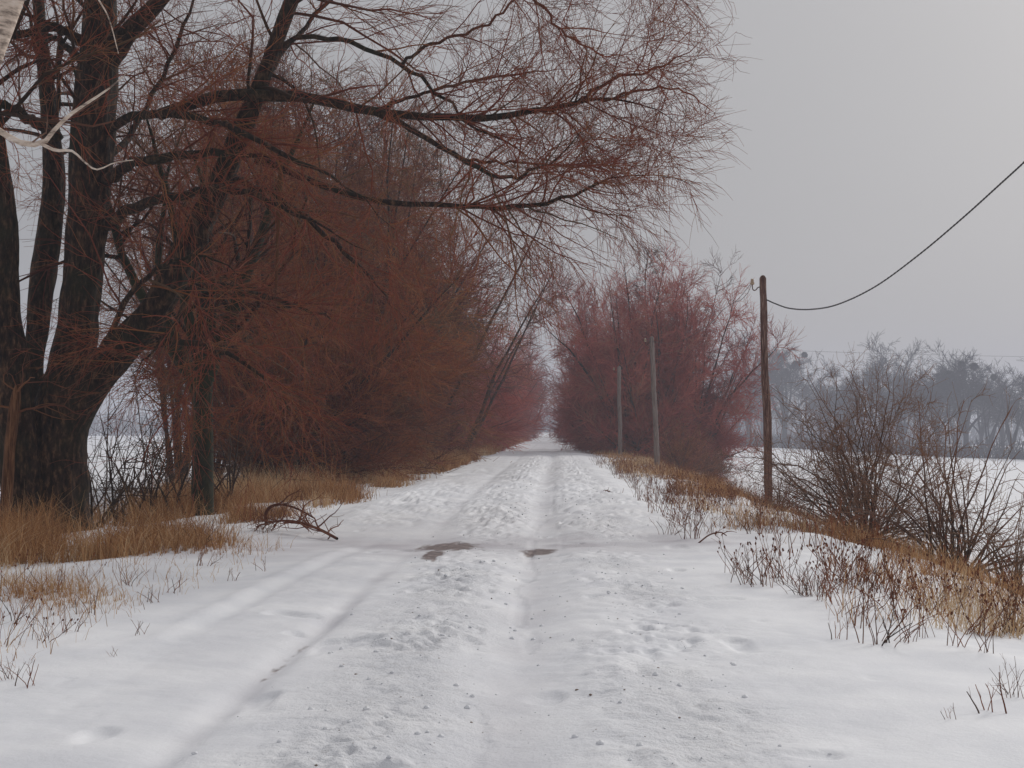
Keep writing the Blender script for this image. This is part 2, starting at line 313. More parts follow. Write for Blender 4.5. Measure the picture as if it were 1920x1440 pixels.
# ------------------------------------------------------------------ ground: one grid shared out between road and field
ys = list(np.arange(-40, 3, 0.5)); yv = 3.0
while yv < 1150:
    ys.append(yv); yv += min(max(0.02, yv * yv / 3600), 14)
ys = np.array(ys)
fine = np.arange(-6.3, 7.2, 0.032); side_ = [0.05]
while sum(side_) < 1100: side_.append(side_[-1] * 1.075)
side_ = np.cumsum(side_)
us = np.concatenate([(fine[0] - side_)[::-1], fine, fine[-1] + side_])
U, Y = np.meshgrid(us, ys); Z = height(U, Y); X = U + xc(Y)
V = np.stack([X, Y, Z], -1)
dX = np.gradient(V, axis=1); dY = np.gradient(V, axis=0); NR = norm(np.cross(dX, dY))
nr_, nc_ = U.shape
churn = np.clip(np.maximum(gauss(U, 0.05, 0.65), gauss(U, 1.8, 0.6)) * 0.9 + 0.12 * (np.abs(U) < 3.4), 0, 1) * sstep(-0.35, 0.25, fbm(U * 1.2, Y * 0.6, 3, 99)) * (0.4 + 0.6 * sstep(40, 15, Y))
churn = np.maximum(churn, 0.7 * gauss(U, -0.5, 1.6) * sstep(24, 27, Y) * sstep(45, 34, Y) * sstep(-0.1, 0.3, fbm(U * 2, Y, 2, 98)))
ice = 1.0 * gauss(Y, 21.8 + 0.25 * U, 1.9) * sstep(-5.5, -3.5, U) * sstep(5.2, 2.5, U)
ice = np.maximum(ice, 0.36 * gauss(U, 0.82, 0.26) * sstep(90, 50, Y))
ice = np.maximum(ice, 0.4 * gauss(U, -0.86, 0.12)); ice = np.maximum(ice, 0.10 * (np.abs(U - 0.3) < 2.0))
ice = np.maximum(ice, 0.25 * (np.abs(U) < 1.5) * sstep(30, 60, Y) * sstep(-0.2, .3, fbm(U * 0.6, Y * 0.12, 2, 45)))
ice = np.clip(ice * (0.7 + 0.9 * fbm(U * 1.5, Y * 1.5, 3, 44)), 0, 1)
def blot(x, y, rx, ry):   # photograph position of a bare patch on the road
    D = EYE * F / (y - 805); cx_ = (x - 960) / F * D
    return gauss(X, cx_, rx) * gauss(Y, D, ry)
bare = 1.0 * np.maximum.reduce([blot(842, 1019, 0.44, 0.95), blot(812, 1038, 0.15, 1.0), 0.92 * blot(1012, 1026, 0.26, 0.6), 0.72 * blot(1480, 1094, 0.01, 0.1)])
bare = np.maximum(bare, 0.42 * gauss(U, -0.86, 0.05) * sstep(9.3, 10.2, Y) * sstep(14, 11, Y))
idx = np.arange(nr_ * nc_).reshape(nr_, nc_)
Qa = np.stack([idx[:-1, :-1], idx[:-1, 1:], idx[1:, 1:], idx[1:, :-1]], -1)
uc = (us[:-1] + us[1:]) / 2; roadc = (uc > -3.1) & (uc < 2.9)
def sub(name, cols):
    Q = Qa[:, cols].reshape(-1, 4); used, inv = np.unique(Q, return_inverse=True)
    o = mesh_np(name, V.reshape(-1, 3)[used], inv.reshape(-1, 4), M_snow, None,
                {'churn': churn.ravel()[used], 'ice': ice.ravel()[used], 'bare': bare.ravel()[used]})
    o.data.normals_split_custom_set_from_vertices(NR.reshape(-1, 3)[used])
    return tag(o, kind='structure')
sub('road', roadc); sub('ground', ~roadc)

# ------------------------------------------------------------------ trees
def trunk_mesh(name, pts, mat, parent, rings=60, sides=24, rough=0.07, furrow=0.05, flare=0.0, seed=1, val=None):
    q = spline(pts, rings); P = q[None, :, :3]; R = q[None, :, 3].copy()
    if flare: R[0] *= 1 + flare * np.exp(-np.arange(rings) / (rings * 0.06))
    Vv, Q, _, _ = tube_arrays(P, R, sides)
    Vv = Vv.reshape(rings, sides, 3); c0 = P[0][:, None, :]
    ln = np.concatenate([[0], np.cumsum(np.linalg.norm(np.diff(q[:, :3], axis=0), axis=1))])
    a_ = np.arange(sides) * 1.0; LL, AA = np.meshgrid(ln, a_, indexing='ij')
    ca, sa = np.cos(AA * 2 * PI / sides), np.sin(AA * 2 * PI / sides)
    k_ = 1 + rough * 2 * fbm(ca * 1.5 + seed * 3, sa * 1.5 + LL * 0.9, 3, seed) + furrow * 2 * vnoise(AA * 0.75 + 0.5 * vnoise(LL * 1.3, AA * 0, seed + 5), LL * 1.9, seed + 3)
    if flare: k_ = k_ + flare * 0.5 * np.exp(-LL / 0.5) * np.cos(AA * 2 * PI / sides * 5 + seed)
    Vv = c0 + (Vv - c0) * k_[:, :, None]
    V2 = np.vstack([Vv.reshape(-1, 3), P[0, -1:]])
    last = (rings - 1) * sides; jj = np.arange(sides)
    capq = np.stack([last + jj, last + (jj + 1) % sides, np.full(sides, len(V2) - 1), np.full(sides, len(V2) - 1)], -1)
    tri = capq[:, :3]
    me_o = mesh_np(name, V2, Q, mat, parent)
    return me_o, q
def pxp(seq, D):
    """rows (x, y, width px[, distance]) of the photograph -> world rows with radius"""
    r_ = []
    for s_ in seq:
        d = s_[3] if len(s_) > 3 else D
        r_.append([*px(s_[0], s_[1], d), max(s_[2] / 2 / ppm(d), 0.004)])
    return np.array(r_)

# --- the big many stemmed willow on the left
D0 = 26.0
base = px(85, 985, D0); base[2] = gz(base[0], base[1]) - 0.1
wil = empty('willow_tree', tuple(base))
tag(wil, 'huge old willow at left, several thick dark trunks, long limbs over the road', 'tree')
def loc(p): q = np.array(p, float); q[:, :3] -= base; return q
zb = base[2]
stems = {
 'C': [(95, 990, 125), (98, 900, 118), (105, 800, 108), (134, 690, 84), (152, 560, 72), (163, 430, 72), (172, 300, 76), (182, 170, 72), (188, 40, 60), (190, -120, 50), (200, -330, 36), (215, -560, 16)],
 'A': [(52, 985, 70, 25.6), (38, 880, 72, 25.5), (22, 740, 72, 25.4), (6, 560, 62, 25.3), (0, 400, 58, 25.2), (-22, 220, 48, 25), (-50, 20, 40, 24.8), (-80, -250, 26, 24.4)],
 'B': [(80, 960, 60, 26.4), (74, 820, 52, 26.6), (64, 700, 38, 26.7), (73, 590, 42, 26.8), (88, 470, 46, 27), (102, 340, 42, 27.2), (92, 200, 34, 27.5), (75, 60, 24, 27.7), (68, -120, 20, 28), (60, -350, 12, 28)],
 'D': [(95, 860, 70), (150, 750, 74, 25.9), (215, 665, 66, 25.7), (285, 590, 58, 25.5), (345, 480, 50, 25.3), (400, 370, 44, 25.2), (448, 260, 38, 25.1), (495, 140, 30, 25), (540, 20, 28, 25), (590, -120, 22, 25), (640, -300, 15, 25), (680, -450, 6, 25)],
 'E': [(200, 120, 40), (240, 60, 34, 25.8), (300, 0, 30, 25.6), (370, -90, 24, 25.4), (450, -200, 16, 25.2), (540, -330, 8, 25)],
}
stem_q = {}
for i_, (k_, s_) in enumerate(stems.items()):
    p_ = loc(pxp(s_, D0))
    if k_ in 'CAB': p_[0, 2] = -0.05
    o_, q_ = trunk_mesh('trunk' if k_ == 'C' else 'stem', p_, M_bark, wil, rings=150 if k_ in 'CAD' else 90, sides=40 if k_ in 'CAD' else 26, rough=0.10, furrow=0.10, flare=0.35 if k_ == 'C' else 0.0, seed=i_ + 2)
    stem_q[k_] = q_
limbs = [  # x, y, width in photograph pixels, distance
 [(300, 215, 22, 25.4), (400, 181, 22, 25), (510, 179, 22, 24.8), (600, 190, 20, 24.6), (705, 210, 17, 24.5), (819, 225, 14, 24.4), (928, 221, 12.5, 24.3), (1016, 208, 11, 24.2), (1081, 192, 8.5, 24.1), (1160, 188, 6.5, 24), (1230, 205, 4, 23.9), (1290, 255, 3, 23.8)],
 [(1085, 191, 8, 24.1), (1120, 166, 6.5, 24.3), (1169, 144, 5.5, 24.5), (1221, 131, 4.5, 24.7), (1275, 105, 3.6, 24.8), (1330, 60, 2.5, 25)],
 [(1130, 190, 6, 24), (1190, 170, 5, 23.8), (1240, 162, 4, 23.6), (1300, 180, 3, 23.3), (1345, 225, 2.2, 23)],
 [(705, 211, 12, 24.5), (762, 240, 10.5, 24.2), (836, 280, 10, 23.9), (897, 315, 9, 23.6), (950, 332, 7, 23.4), (985, 325, 6, 23.2), (1020, 306, 5, 23), (1081, 262, 3.5, 22.8), (1110, 230, 2.5, 22.6)],
 [(870, 303, 7, 23.7), (930, 300, 5, 23.9), (1010, 308, 4.5, 24.2), (1090, 312, 3.5, 24.4), (1180, 300, 2.5, 24.6)],
 [(480, 300, 16, 25), (560, 330, 14, 24.8), (644, 363, 12, 24.6), (753, 378, 10.5, 24.4), (845, 385, 10, 24.2), (920, 388, 9.5, 24.1), (976, 387, 9, 24), (1037, 381, 7.5, 23.9), (1081, 359, 6, 23.8), (1147, 332, 4.5, 23.6), (1234, 328, 3.5, 23.4), (1300, 345, 2.5, 23.2)],
 [(505, 105, 12, 25), (560, 72, 10, 25), (620, 74, 9, 25), (665, 83, 9, 25), (744, 118, 8, 25), (775, 136, 7.5, 25), (832, 188, 6, 25), (884, 232, 5, 24.8), (950, 265, 4, 24.6), (1000, 300, 3, 24.4), (1050, 350, 2.4, 24.2)],
 [(755, 120, 7, 25), (797, 87, 6.5, 25.2), (862, 66, 5.5, 25.4), (928, 39, 5, 25.6), (975, -10, 4, 25.8), (1040, -60, 3, 26)],
 [(695, 208, 8, 24.5), (753, 188, 7, 24.9), (819, 166, 6, 25.3), (906, 149, 5, 25.8), (1000, 135, 4, 26.2), (1080, 130, 2.6, 26.5)],
 [(560, -30, 14, 25), (660, -75, 12, 24.6), (800, -95, 10, 24.4), (940, -85, 8, 24.2), (1080, -60, 6, 24), (1210, -30, 4.4, 23.8), (1310, 25, 3, 23.6)],
 [(600, -140, 14, 25), (720, -200, 11, 25.2), (880, -220, 8, 25.4), (1060, -190, 6, 25.6), (1220, -120, 4, 25.8), (1300, -60, 3, 25.9)],
 [(900, -88, 8, 24.2), (960, -50, 6.5, 24), (1010, 10, 5.5, 23.8), (1060, 60, 4.5, 23.5), (1120, 95, 3.5, 23.2), (1190, 110, 2.6, 23)],
 [(195, 425, 24), (262, 383, 20, 25.4), (328, 368, 17, 25), (401, 354, 14, 24.5), (500, 372, 10, 24), (600, 420, 7, 23.6), (690, 470, 4, 23.2)],
 [(185, 262, 20), (230, 225, 18, 25.4), (290, 210, 16, 25), (365, 219, 14, 24.6), (456, 248, 11, 24.2), (560, 300, 9, 23.8), (650, 350, 6, 23.5), (740, 430, 4, 23.2)],
 [(185, 350, 24), (240, 312, 20, 25.2), (330, 292, 17, 24.9), (430, 290, 14, 24.7), (528, 290, 13, 24.5)],
 [(150, 78, 22), (110, 52, 18, 25.5), (60, 60, 16, 25.2), (0, 72, 13, 25), (-60, 60, 9, 24.8)],
 [(150, 110, 18), (115, 80, 12, 26.4), (90, 62, 9, 26.6), (40, 20, 7, 27)],
 [(110, 260, 20), (60, 225, 20, 25.5), (0, 198, 17, 25), (-80, 190, 12, 24.5)],
 [(215, 660, 26, 25.7), (290, 645, 16, 25), (350, 640, 12, 24.4), (420, 660, 9, 24), (500, 720, 6, 23.6), (560, 790, 4, 23.4)],
 [(160, 700, 20), (200, 640, 14, 25), (240, 560, 11, 24.6), (300, 500, 9, 24.2), (380, 480, 6, 24), (470, 520, 4, 23.8)],
 [(300, 560, 20, 25.5), (380, 540, 14, 26), (460, 545, 11, 26.4), (560, 575, 8, 26.8), (660, 620, 5, 27)],
 [(420, 330, 18, 25.1), (500, 360, 13, 25.6), (600, 430, 10, 26), (690, 520, 7, 26.4), (760, 600, 4, 26.6)],
 [(470, 215, 14, 25), (520, 120, 10, 26), (600, 20, 8, 27), (720, -60, 6, 28), (850, -120, 4, 29)],
 [(180, 180, 18), (230, 100, 12, 27), (300, -10, 10, 28), (360, -140, 7, 29)],
 [(195, -80, 22), (280, -160, 15, 26.5), (400, -240, 11, 27), (540, -280, 8, 27.5), (700, -280, 5, 28)],
 [(170, 330, 18), (240, 250, 12, 27.4), (300, 150, 9, 28.4), (350, 30, 7, 29), (400, -100, 5, 30)],
 [(60, -60, 16, 27.5), (0, -130, 10, 27), (-90, -170, 7, 26)],
 [(390, 390, 16, 25.2), (380, 470, 12, 24.8), (350, 560, 9, 24.5), (300, 640, 7, 24.3), (250, 700, 5, 24)],
]
LP, LR = [], []
lim = Bag()
for s_ in limbs:
    q_ = spline(loc(pxp(s_, D0)), 22); q_[:, 3] *= np.interp(np.arange(22), [0, 15, 21], [1, 1, 0.25])
    q_[1:-1, :3] += rng.normal(size=(20, 3)) * 0.025
    LP.append(q_[:, :3]); LR.append(q_[:, 3])
LP = np.array(LP); LR = np.array(LR)
for i_ in range(len(LP)):
    b_ = Bag(); b_.add(LP[i_:i_ + 1], LR[i_:i_ + 1], 10, np.array([0.5])); b_.build('limb', M_bark if LR[i_][0] > 0.05 else M_twig, wil)
def stem_parents(keys, t_from=0.35):
    P_, R_ = [], []
    for k_ in keys:
        q_ = stem_q[k_]; s0 = int(len(q_) * t_from); ii = np.linspace(s0, len(q_) - 1, 22).astype(int)
        P_.append(q_[ii, :3]); R_.append(q_[ii, 3])
    return np.array(P_), np.array(R_)
SP, SR = stem_parents('CABDE', 0.58)
crown = Bag()
# secondary branches: on limbs, on stems
b1P, b1R = grow(LP, LR, 5.0, 0.32, 0.99, 2.4, 50, k=7, g=-0.02, wob=0.17, rr=0.5, rmax=0.018, rmin=0.006, tip=0.3, fall=0.62)
b2P, b2R = grow(SP, SR, 3.2, 0.0, 1.0, 3.2, 62, k=8, g=-0.01, wob=0.17, rr=0.3, rmax=0.045, rmin=0.01, tip=0.25, fall=0.2)
def prune(P_, R_, slack=0.0):      # the crown's own outline on the road side
    e = P_[:, -1] + base; lim_ = 3.3 - 0.22 * np.maximum(0, 6.0 - e[:, 2]) - 0.1 * np.maximum(0, e[:, 2] - 7.8) + slack + 0.25 * rng.normal(size=len(e))
    k_ = e[:, 0] < lim_; return P_[k_], R_[k_]
b1P, b1R = prune(b1P, b1R)
crown.add(b1P, b1R, 5); crown.add(b2P, b2R, 5)
for P_, R_, ln_ in ((b1P, b1R, 1.25), (b2P, b2R, 1.4)):
    c1, r1_ = grow(P_, R_, 3.3, 0.12, 1.0, ln_, 38, k=6, g=-0.03, wob=0.15, rr=0.55, rmax=0.009, rmin=0.0046, tip=0.5, fall=0.3); c1, r1_ = prune(c1, r1_, 0.15)
    vc = kin(rng.random(len(P_))); crown.add(c1, r1_, 3, vc[:len(c1)] if len(vc) == len(c1) else None)
    c2, r2_ = grow(c1, r1_, 7.5, 0.1, 1.0, 0.60, 32, k=4, g=-0.06, wob=0.13, rr=0.8, rmax=0.0045, rmin=0.0034, tip=0.6, fall=0.3)
    crown.add(c2, r2_, 3)
c3, r3_ = grow(LP, LR, 8.0, 0.35, 1.0, 0.8, 55, k=4, g=-0.03, wob=0.15, rr=0.3, rmax=0.006, rmin=0.0034, tip=0.6); c3, r3_ = prune(c3, r3_, 0.2)
crown.add(c3, r3_, 3)
crown.build('crown', M_twig, wil)
print('crown tris', crown.n)

# dead snapped limb hanging vertically under the horizontal limb
hl = empty('hanging_dead_branch', tuple(px(526, 292, 24.4)))
tag(hl, 'bare light brown snapped branch hanging straight down from a limb of the big willow', 'branch')
p_ = pxp([(527, 286, 8, 24.4), (524, 360, 8, 24.4), (521, 440, 7.5, 24.3), (518, 530, 5, 24.3), (516, 560, 2.5, 24.3)], 24.4); p_[:, :3] -= np.array(hl.location)
b_ = Bag(); q_ = spline(p_, 14); b_.add(q_[None, :, :3], q_[None, :, 3], 8, np.array([0.4])); b_.build('branch', M_dead, hl)
tP, tR = grow(q_[None, :, :3], q_[None, :, 3], 5, 0.1, 1, 0.5, 50, k=5, g=-0.05, rr=0.4, rmax=0.01, rmin=0.005)
b_ = Bag(); b_.add(tP, tR, 4); b_.build('twig', M_dead, hl)

# --- snapped light stem at far left
sn = px(22, 995, 24.6); sn[2] = gz(sn[0], sn[1]) - 0.05
sg = empty('broken_stump', tuple(sn)); tag(sg, 'tall splintered light brown stump leaning against the willow at far left', 'stump')
p_ = pxp([(8, 990, 22), (14, 920, 21), (18, 850, 20), (24, 790, 19), (30, 745, 17), (33, 722, 9)], 24.6); p_[:, :3] -= sn; p_[0, 2] = 0
trunk_mesh('trunk', p_, M_snag, sg, rings=30, sides=14, rough=0.16, furrow=0.12, seed=9)
q_ = spline(p_, 12); b_ = Bag(); tP, tR = grow(q_[None, :, :3], q_[None, :, 3], 5, 0.3, 1.0, 1.3, 50, k=7, g=0.0, wob=0.25, rr=0.35, rmax=0.02, rmin=0.007)
b_.add(tP, tR, 4); cP, cR = grow(tP, tR, 4, 0.2, 1, 0.6, 45, k=5, wob=0.2, rr=0.6, rmin=0.005); b_.add(cP, cR, 3); b_.build('twig', M_dead, sg)

# --- birch whose trunk leans out of the upper left corner
bb = np.array([-8.4, 15.5, 0.0]); bb[0] = -7.2; bb[2] = gz(bb[0], bb[1]) - 0.1
bi = empty('birch_tree', tuple(bb)); tag(bi, 'white barked birch leaning in from the upper left corner nearest the camera', 'tree')
p_ = np.vstack([[[bb[0], bb[1], bb[2], 0.19]], [[-6.6, 15.3, 1.6, 0.17]], pxp([(-130, 420, 62), (-75, 250, 58), (-30, 120, 56), (8, 20, 54), (50, -90, 48), (100, -250, 40), (150, -450, 28), (190, -700, 12)], 15)])
p_[:, :3] -= bb; _, qb = trunk_mesh('trunk', p_, M_birch, bi, rings=60, sides=20, rough=0.04, furrow=0.015, seed=31)
brs = [[(-90, 205, 18, 15), (-40, 220, 14, 14.9), (0, 246, 12, 14.8), (40, 268, 11, 14.7), (80, 268, 10, 14.6), (105, 240, 8, 14.6), (135, 212, 6.5, 14.5), (175, 186, 5, 14.5), (212, 160, 3, 14.4), (245, 130, 2, 14.4)],
       [(78, 270, 7, 14.6), (105, 282, 6, 14.5), (135, 283, 4.5, 14.4), (160, 305, 3.6, 14.3), (182, 318, 3, 14.2), (215, 305, 2, 14.2), (250, 300, 1.6, 14.1)],
       [(30, -20, 8, 15), (140, -60, 5, 14.9), (188, 5, 3.2, 14.8), (206, 40, 2.4, 14.8), (222, 100, 1.6, 14.8)]]
bp_, br_ = [], []
for s_ in brs:
    q_ = spline(pxp(s_, 15), 16); q_[:, :3] -= bb; bp_.append(q_[:, :3]); br_.append(q_[:, 3])
    b_ = Bag(); b_.add(q_[None, :, :3], q_[None, :, 3], 8, np.array([0.5])); b_.build('branch', M_birch, bi)
ii = np.linspace(25, 59, 16).astype(int); bp_.append(qb[ii, :3]); br_.append(qb[ii, 3])
b_ = Bag(); tP, tR = grow(np.array(bp_), np.array(br_), 2.0, 0.3, 1, 0.9, 50, k=6, g=-0.04, wob=0.2, rr=0.4, rmax=0.012, rmin=0.003); b_.add(tP, tR, 4)
cP, cR = grow(tP, tR, 2.6, 0.2, 1, 0.45, 40, k=4, g=-0.05, wob=0.15, rr=0.6, rmax=0.004, rmin=0.0025); b_.add(cP, cR, 3)
b_.build('twig', twig_mat('birch_twig', (0.3, 0.22, 0.17), [(0, (0.14, 0.07, 0.05)), (1, (0.22, 0.13, 0.09))], 0.004, 0.012), bi)

# --- generic trees -------------------------------------------------------
def make_tree(name, label, cat, group, H, spread, nst, mats, seed, twig_r=0.008, dens=(1.7, 2.8, 6.5), lens=(3.2, 1.6, 0.85), trunk_r=0.16, droop=-0.02, lean=(0, 0), low=True, single=0.0, angs=(48, 42, 35), sides0=9, env=None, zc=0.44, fill=(0.66, 0.38)):
    """willow like tree: nst stems fanning from the base, or from a bole of height `single`"""
    global rng
    keep = rng; rng = np.random.default_rng(seed)
    root = empty(name); tag(root, label, cat, group)
    mb_, mt_ = mats
    P_ = np.empty((nst, 10, 3)); R_ = np.empty((nst, 10))
    for i in range(nst):
        az_ = 2 * PI * (i + rng.random() * 0.6) / nst; tilt = math.radians(spread * ((0.05 + 0.95 * rng.random() ** 0.8) if env else (0.25 + 0.75 * rng.random()))) if i else math.radians(6)
        d = np.array([math.sin(tilt) * math.cos(az_) + lean[0], math.sin(tilt) * math.sin(az_) + lean[1], math.cos(tilt)]); d /= np.linalg.norm(d)
        ln_ = (H - single) * (0.72 + 0.3 * rng.random()) / max(d[2] + 0.18, 0.55)
        if env:
            ca_ = (env / 2) ** 2; cb_ = (H * (1 - zc)) ** 2; z0_ = H * zc      # stems stop at an egg shaped outline
            A_ = (d[0] ** 2 + d[1] ** 2) / ca_ + d[2] ** 2 / cb_; B_ = -2 * d[2] * z0_ / cb_; C_ = z0_ ** 2 / cb_ - 1
            ln_ = (-B_ + math.sqrt(max(B_ * B_ - 4 * A_ * C_, 0))) / (2 * A_) * (fill[0] + fill[1] * rng.random())
        p = np.array([0, 0, single * (0.8 + .2 * rng.random())]) + 0.1 * np.array([math.cos(az_), math.sin(az_), 0]); P_[i, 0] = p
        for j in range(1, 10):
            d = d + rng.normal(size=3) * 0.09; d[2] += 0.05; d /= np.linalg.norm(d); p = p + d * ln_ / 9; P_[i, j] = p
        R_[i] = np.linspace(1, 0.1, 10) ** 0.9 * trunk_r * (0.65 + 0.5 * rng.random()) * (0.8 if single else 1)
    if single:
        pt = [[0, 0, -0.15, trunk_r * 1.35], [0.03, 0, 0.4, trunk_r * 1.08], [0.05, 0.02, single * 0.6, trunk_r], [0.02, 0, single * 1.02, trunk_r * 0.95]]
        trunk_mesh('trunk', pt, mb_, root, rings=20, sides=12, seed=seed, flare=0.2)
        b = Bag(); b.add(P_, R_, sides0); b.build('limbs', mb_, root)
    else:
        P_[:, 0, 2] = -0.1
        b = Bag(); b.add(P_, R_, sides0); b.build('trunk', mb_, root)
    cr = Bag()
    a1, s1 = grow(P_, R_, dens[0], 0.06 if low else 0.25, 1.0, lens[0], angs[0], k=7, g=droop * 0.5, wob=0.14, rr=0.45, rmax=0.06, rmin=twig_r * 2, tip=0.3, fall=0.35)
    v1 = rng.random(len(a1)); cr.add(a1, s1, 4, v1)
    a2, s2 = grow(a1, s1, dens[1], 0.1, 1.0, lens[1], angs[1], k=5, g=droop, wob=0.14, rr=0.55, rmax=0.03, rmin=twig_r * 1.3, tip=0.45, fall=0.3)
    v2 = kin(v1); cr.add(a2, s2, 3, v2)
    a3, s3 = grow(a2, s2, dens[2], 0.05, 1.0, lens[2], angs[2], k=3, g=droop * 1.4, wob=0.12, rr=0.8, rmax=twig_r * 1.1, rmin=twig_r, tip=0.6, fall=0.3)
    v3 = kin(v2); cr.add(a3, s3, 3, v3)
    cr.build('crown', mt_, root)
    print(name, 'crown verts', cr.n)
    rng = keep
    return root
def copy_tree(o, parent=None):
    c = o.copy(); COL.objects.link(c); c.parent = parent
    for ch in list(o.children): copy_tree(ch, c)
    return c
def place(o, x, y, rz=0, sc=1.0, sz=None, dz=-0.05):
    o.location = (x, y, float(gz(x, y)) + dz); o.rotation_euler = (0, 0, rz); o.scale = (sc, sc, sz or sc); return o

# slim mossy trunk beside the big willow
sl = make_tree('slim_tree', 'slim straight tree with dark mossy trunk and drooping brown twigs right of the big willow', 'tree', None,
               9.5, 46, 6, (M_bark_green, M_twig), 11, twig_r=0.0042, dens=(1.8, 2.9, 5), lens=(3.0, 1.5, 0.8), trunk_r=0.19, droop=-0.07, single=3.0, low=True)
p_ = px(376, 958, 29.5); place(sl, p_[0], p_[1], 0.4)

ROWL = 'dense reddish brown willow in the unbroken row along the left roadside'
GL = 'willows lining the left roadside'
rowA = make_tree('row_willow', ROWL, 'tree', GL, 15.5, 62, 22, (M_bark_row, M_twig_row), 21, twig_r=0.0095, dens=(1.9, 2.8, 6), lens=(3.0, 1.7, 0.95), droop=0.01, env=9.0, trunk_r=0.15)
rowB = make_tree('row_willow', ROWL, 'tree', GL, 12.5, 80, 22, (M_bark_row, M_twig_row), 22, twig_r=0.0095, dens=(2.0, 2.8, 6), lens=(2.8, 1.6, 0.95), droop=-0.025, env=10.5, trunk_r=0.14)
rowC = make_tree('row_willow', ROWL, 'tree', GL, 11.5, 80, 22, (M_bark_row, M_twig_pink), 23, twig_r=0.013, dens=(1.8, 2.8, 5), lens=(2.2, 1.4, 0.9), droop=0.01, env=9.8, trunk_r=0.12, zc=0.49)
spots = [  # distance, u across from road centre, scale, kind
 (45, -7.0, 0.95, 'A'), (50, -6.9, 0.8, 'B'), (55, -7.6, 1.05, 'A'), (60, -7.6, 0.9, 'B'), (66, -8.2, 1.15, 'A'), (72, -7.8, 1.1, 'B'), (79, -7.6, 1.15, 'A'),
 (84, -8.0, 1.4, 'C'), (91, -8.0, 1.45, 'C'), (99, -7.7, 1.4, 'C'), (108, -7.4, 1.4, 'C'), (118, -7.2, 1.4, 'C'), (130, -7.0, 1.4, 'C'), (143, -6.7, 1.3, 'C'), (158, -6.5, 1.3, 'C'), (172, -6.3, 1.4, 'C'), (190, -6.6, 1.5, 'C'), (210, -6.7, 1.5, 'C'), (232, -6.7, 1.5, 'C'), (258, -6.8, 1.5, 'C'), (290, -7.0, 1.6, 'C')]
first = {'A': rowA, 'B': rowB, 'C': rowC}; used_ = set()
rr_ = random.Random(5)
for D, u, s_, k_ in spots:
    o_ = first[k_] if k_ not in used_ else copy_tree(first[k_]); used_.add(k_)
    place(o_, xc(D) + u, D, rr_.random() * 6.28, s_, s_ * rr_.uniform(0.9, 1.05) * (0.84 if D < 68 else 1.0))

# loose dark young tree rising behind the row towards the gap
tt = make_tree('young_willow', 'thin forked willow leaning out above the row beside the gap of the road', 'tree', None, 13.0, 20, 3, (M_bark_row, M_twig_tall), 41, twig_r=0.009, dens=(1.7, 2.6, 4.5), lens=(2.2, 1.2, 0.7), trunk_r=0.11, droop=0.01, lean=(0.42, 0), low=False)
p_ = px(865, 850, 84); place(tt, p_[0], 82, 0, 1.0)
# slender taller willows standing behind the near end of the row
SL = 'tall slender upright willow standing behind the near end of the left row'
tw_ = make_tree('slender_willow', SL, 'tree', 'slender willows behind the row', 17.5, 20, 8, (M_bark_dark, M_twig_row), 45, twig_r=0.007, dens=(2.0, 2.7, 4.2), lens=(2.6, 1.4, 0.8), trunk_r=0.095, droop=0.03, low=False)
for i_, (x_, D, s_) in enumerate([(640, 50, 1.0), (470, 56, 1.05), (395, 52, 0.95), (330, 60, 1.1), (740, 62, 1.05), (560, 70, 1.15), (800, 74, 1.05)]):
    o_ = tw_ if i_ == 0 else copy_tree(tw_); p_ = px(x_, 900, D); place(o_, p_[0], D, i_ * 1.9, s_)

# right hand group
RW = make_tree('rosy_willow', 'broad rosy red willow leading the right hand group behind the two far poles', 'tree', None, 12.4, 74, 48, (M_bark_row, M_twig_pink), 31, twig_r=0.0105, dens=(2.4, 3.4, 7), lens=(1.8, 1.25, 0.8), droop=0.02, trunk_r=0.12, env=11.0, zc=0.485, fill=(0.74, 0.28))
p_ = px(1195, 870, 103); place(RW, p_[0], 103, 0.3, 1.06, 1.22)
RT = make_tree('tall_willow', 'tallest tree of the right hand group, grey crown clear above the rosy mass', 'tree', None, 16.6, 46, 18, (M_bark_row, M_twig_tall), 33, twig_r=0.010, dens=(2.4, 3.2, 6.0), lens=(1.6, 1.1, 0.7), trunk_r=0.11, droop=0.03, low=False, env=8.0, zc=0.6, fill=(0.78, 0.22))
p_ = px(1272, 860, 105); place(RT, p_[0], 106, 1.2, 1.0)
RR = copy_tree(RW); RR['label'] = 'rosy willow with wide side branches on the field side of the right hand group'; p_ = px(1288, 870, 106); place(RR, p_[0], 106, 2.3, 1.05, 1.2)
RQ = copy_tree(RW); RQ['label'] = 'low rosy willow at the roadside corner of the right hand group'; p_ = px(1130, 870, 110); place(RQ, p_[0], 110, 4.0, 0.68, 1.08)
grp = 'willows lining the right roadside beyond the poles'
for j_, (D, u, s_) in enumerate([(118, 6.0, 1.0), (129, 5.9, 1.0), (142, 6.1, 1.15), (157, 6.1, 1.2), (174, 6.1, 1.35), (193, 6.8, 1.5), (214, 6.9, 1.5), (238, 6.9, 1.5), (262, 7.0, 1.5), (292, 7.2, 1.6)]):
    o_ = copy_tree(rowC); o_.name = 'far_row_willow'; o_['group'] = grp; o_['label'] = 'rosy brown willow in the receding row on the right of the road gap'
    place(o_, xc(D) + u, D, rr_.random() * 6.28, s_, s_ * 1.02)

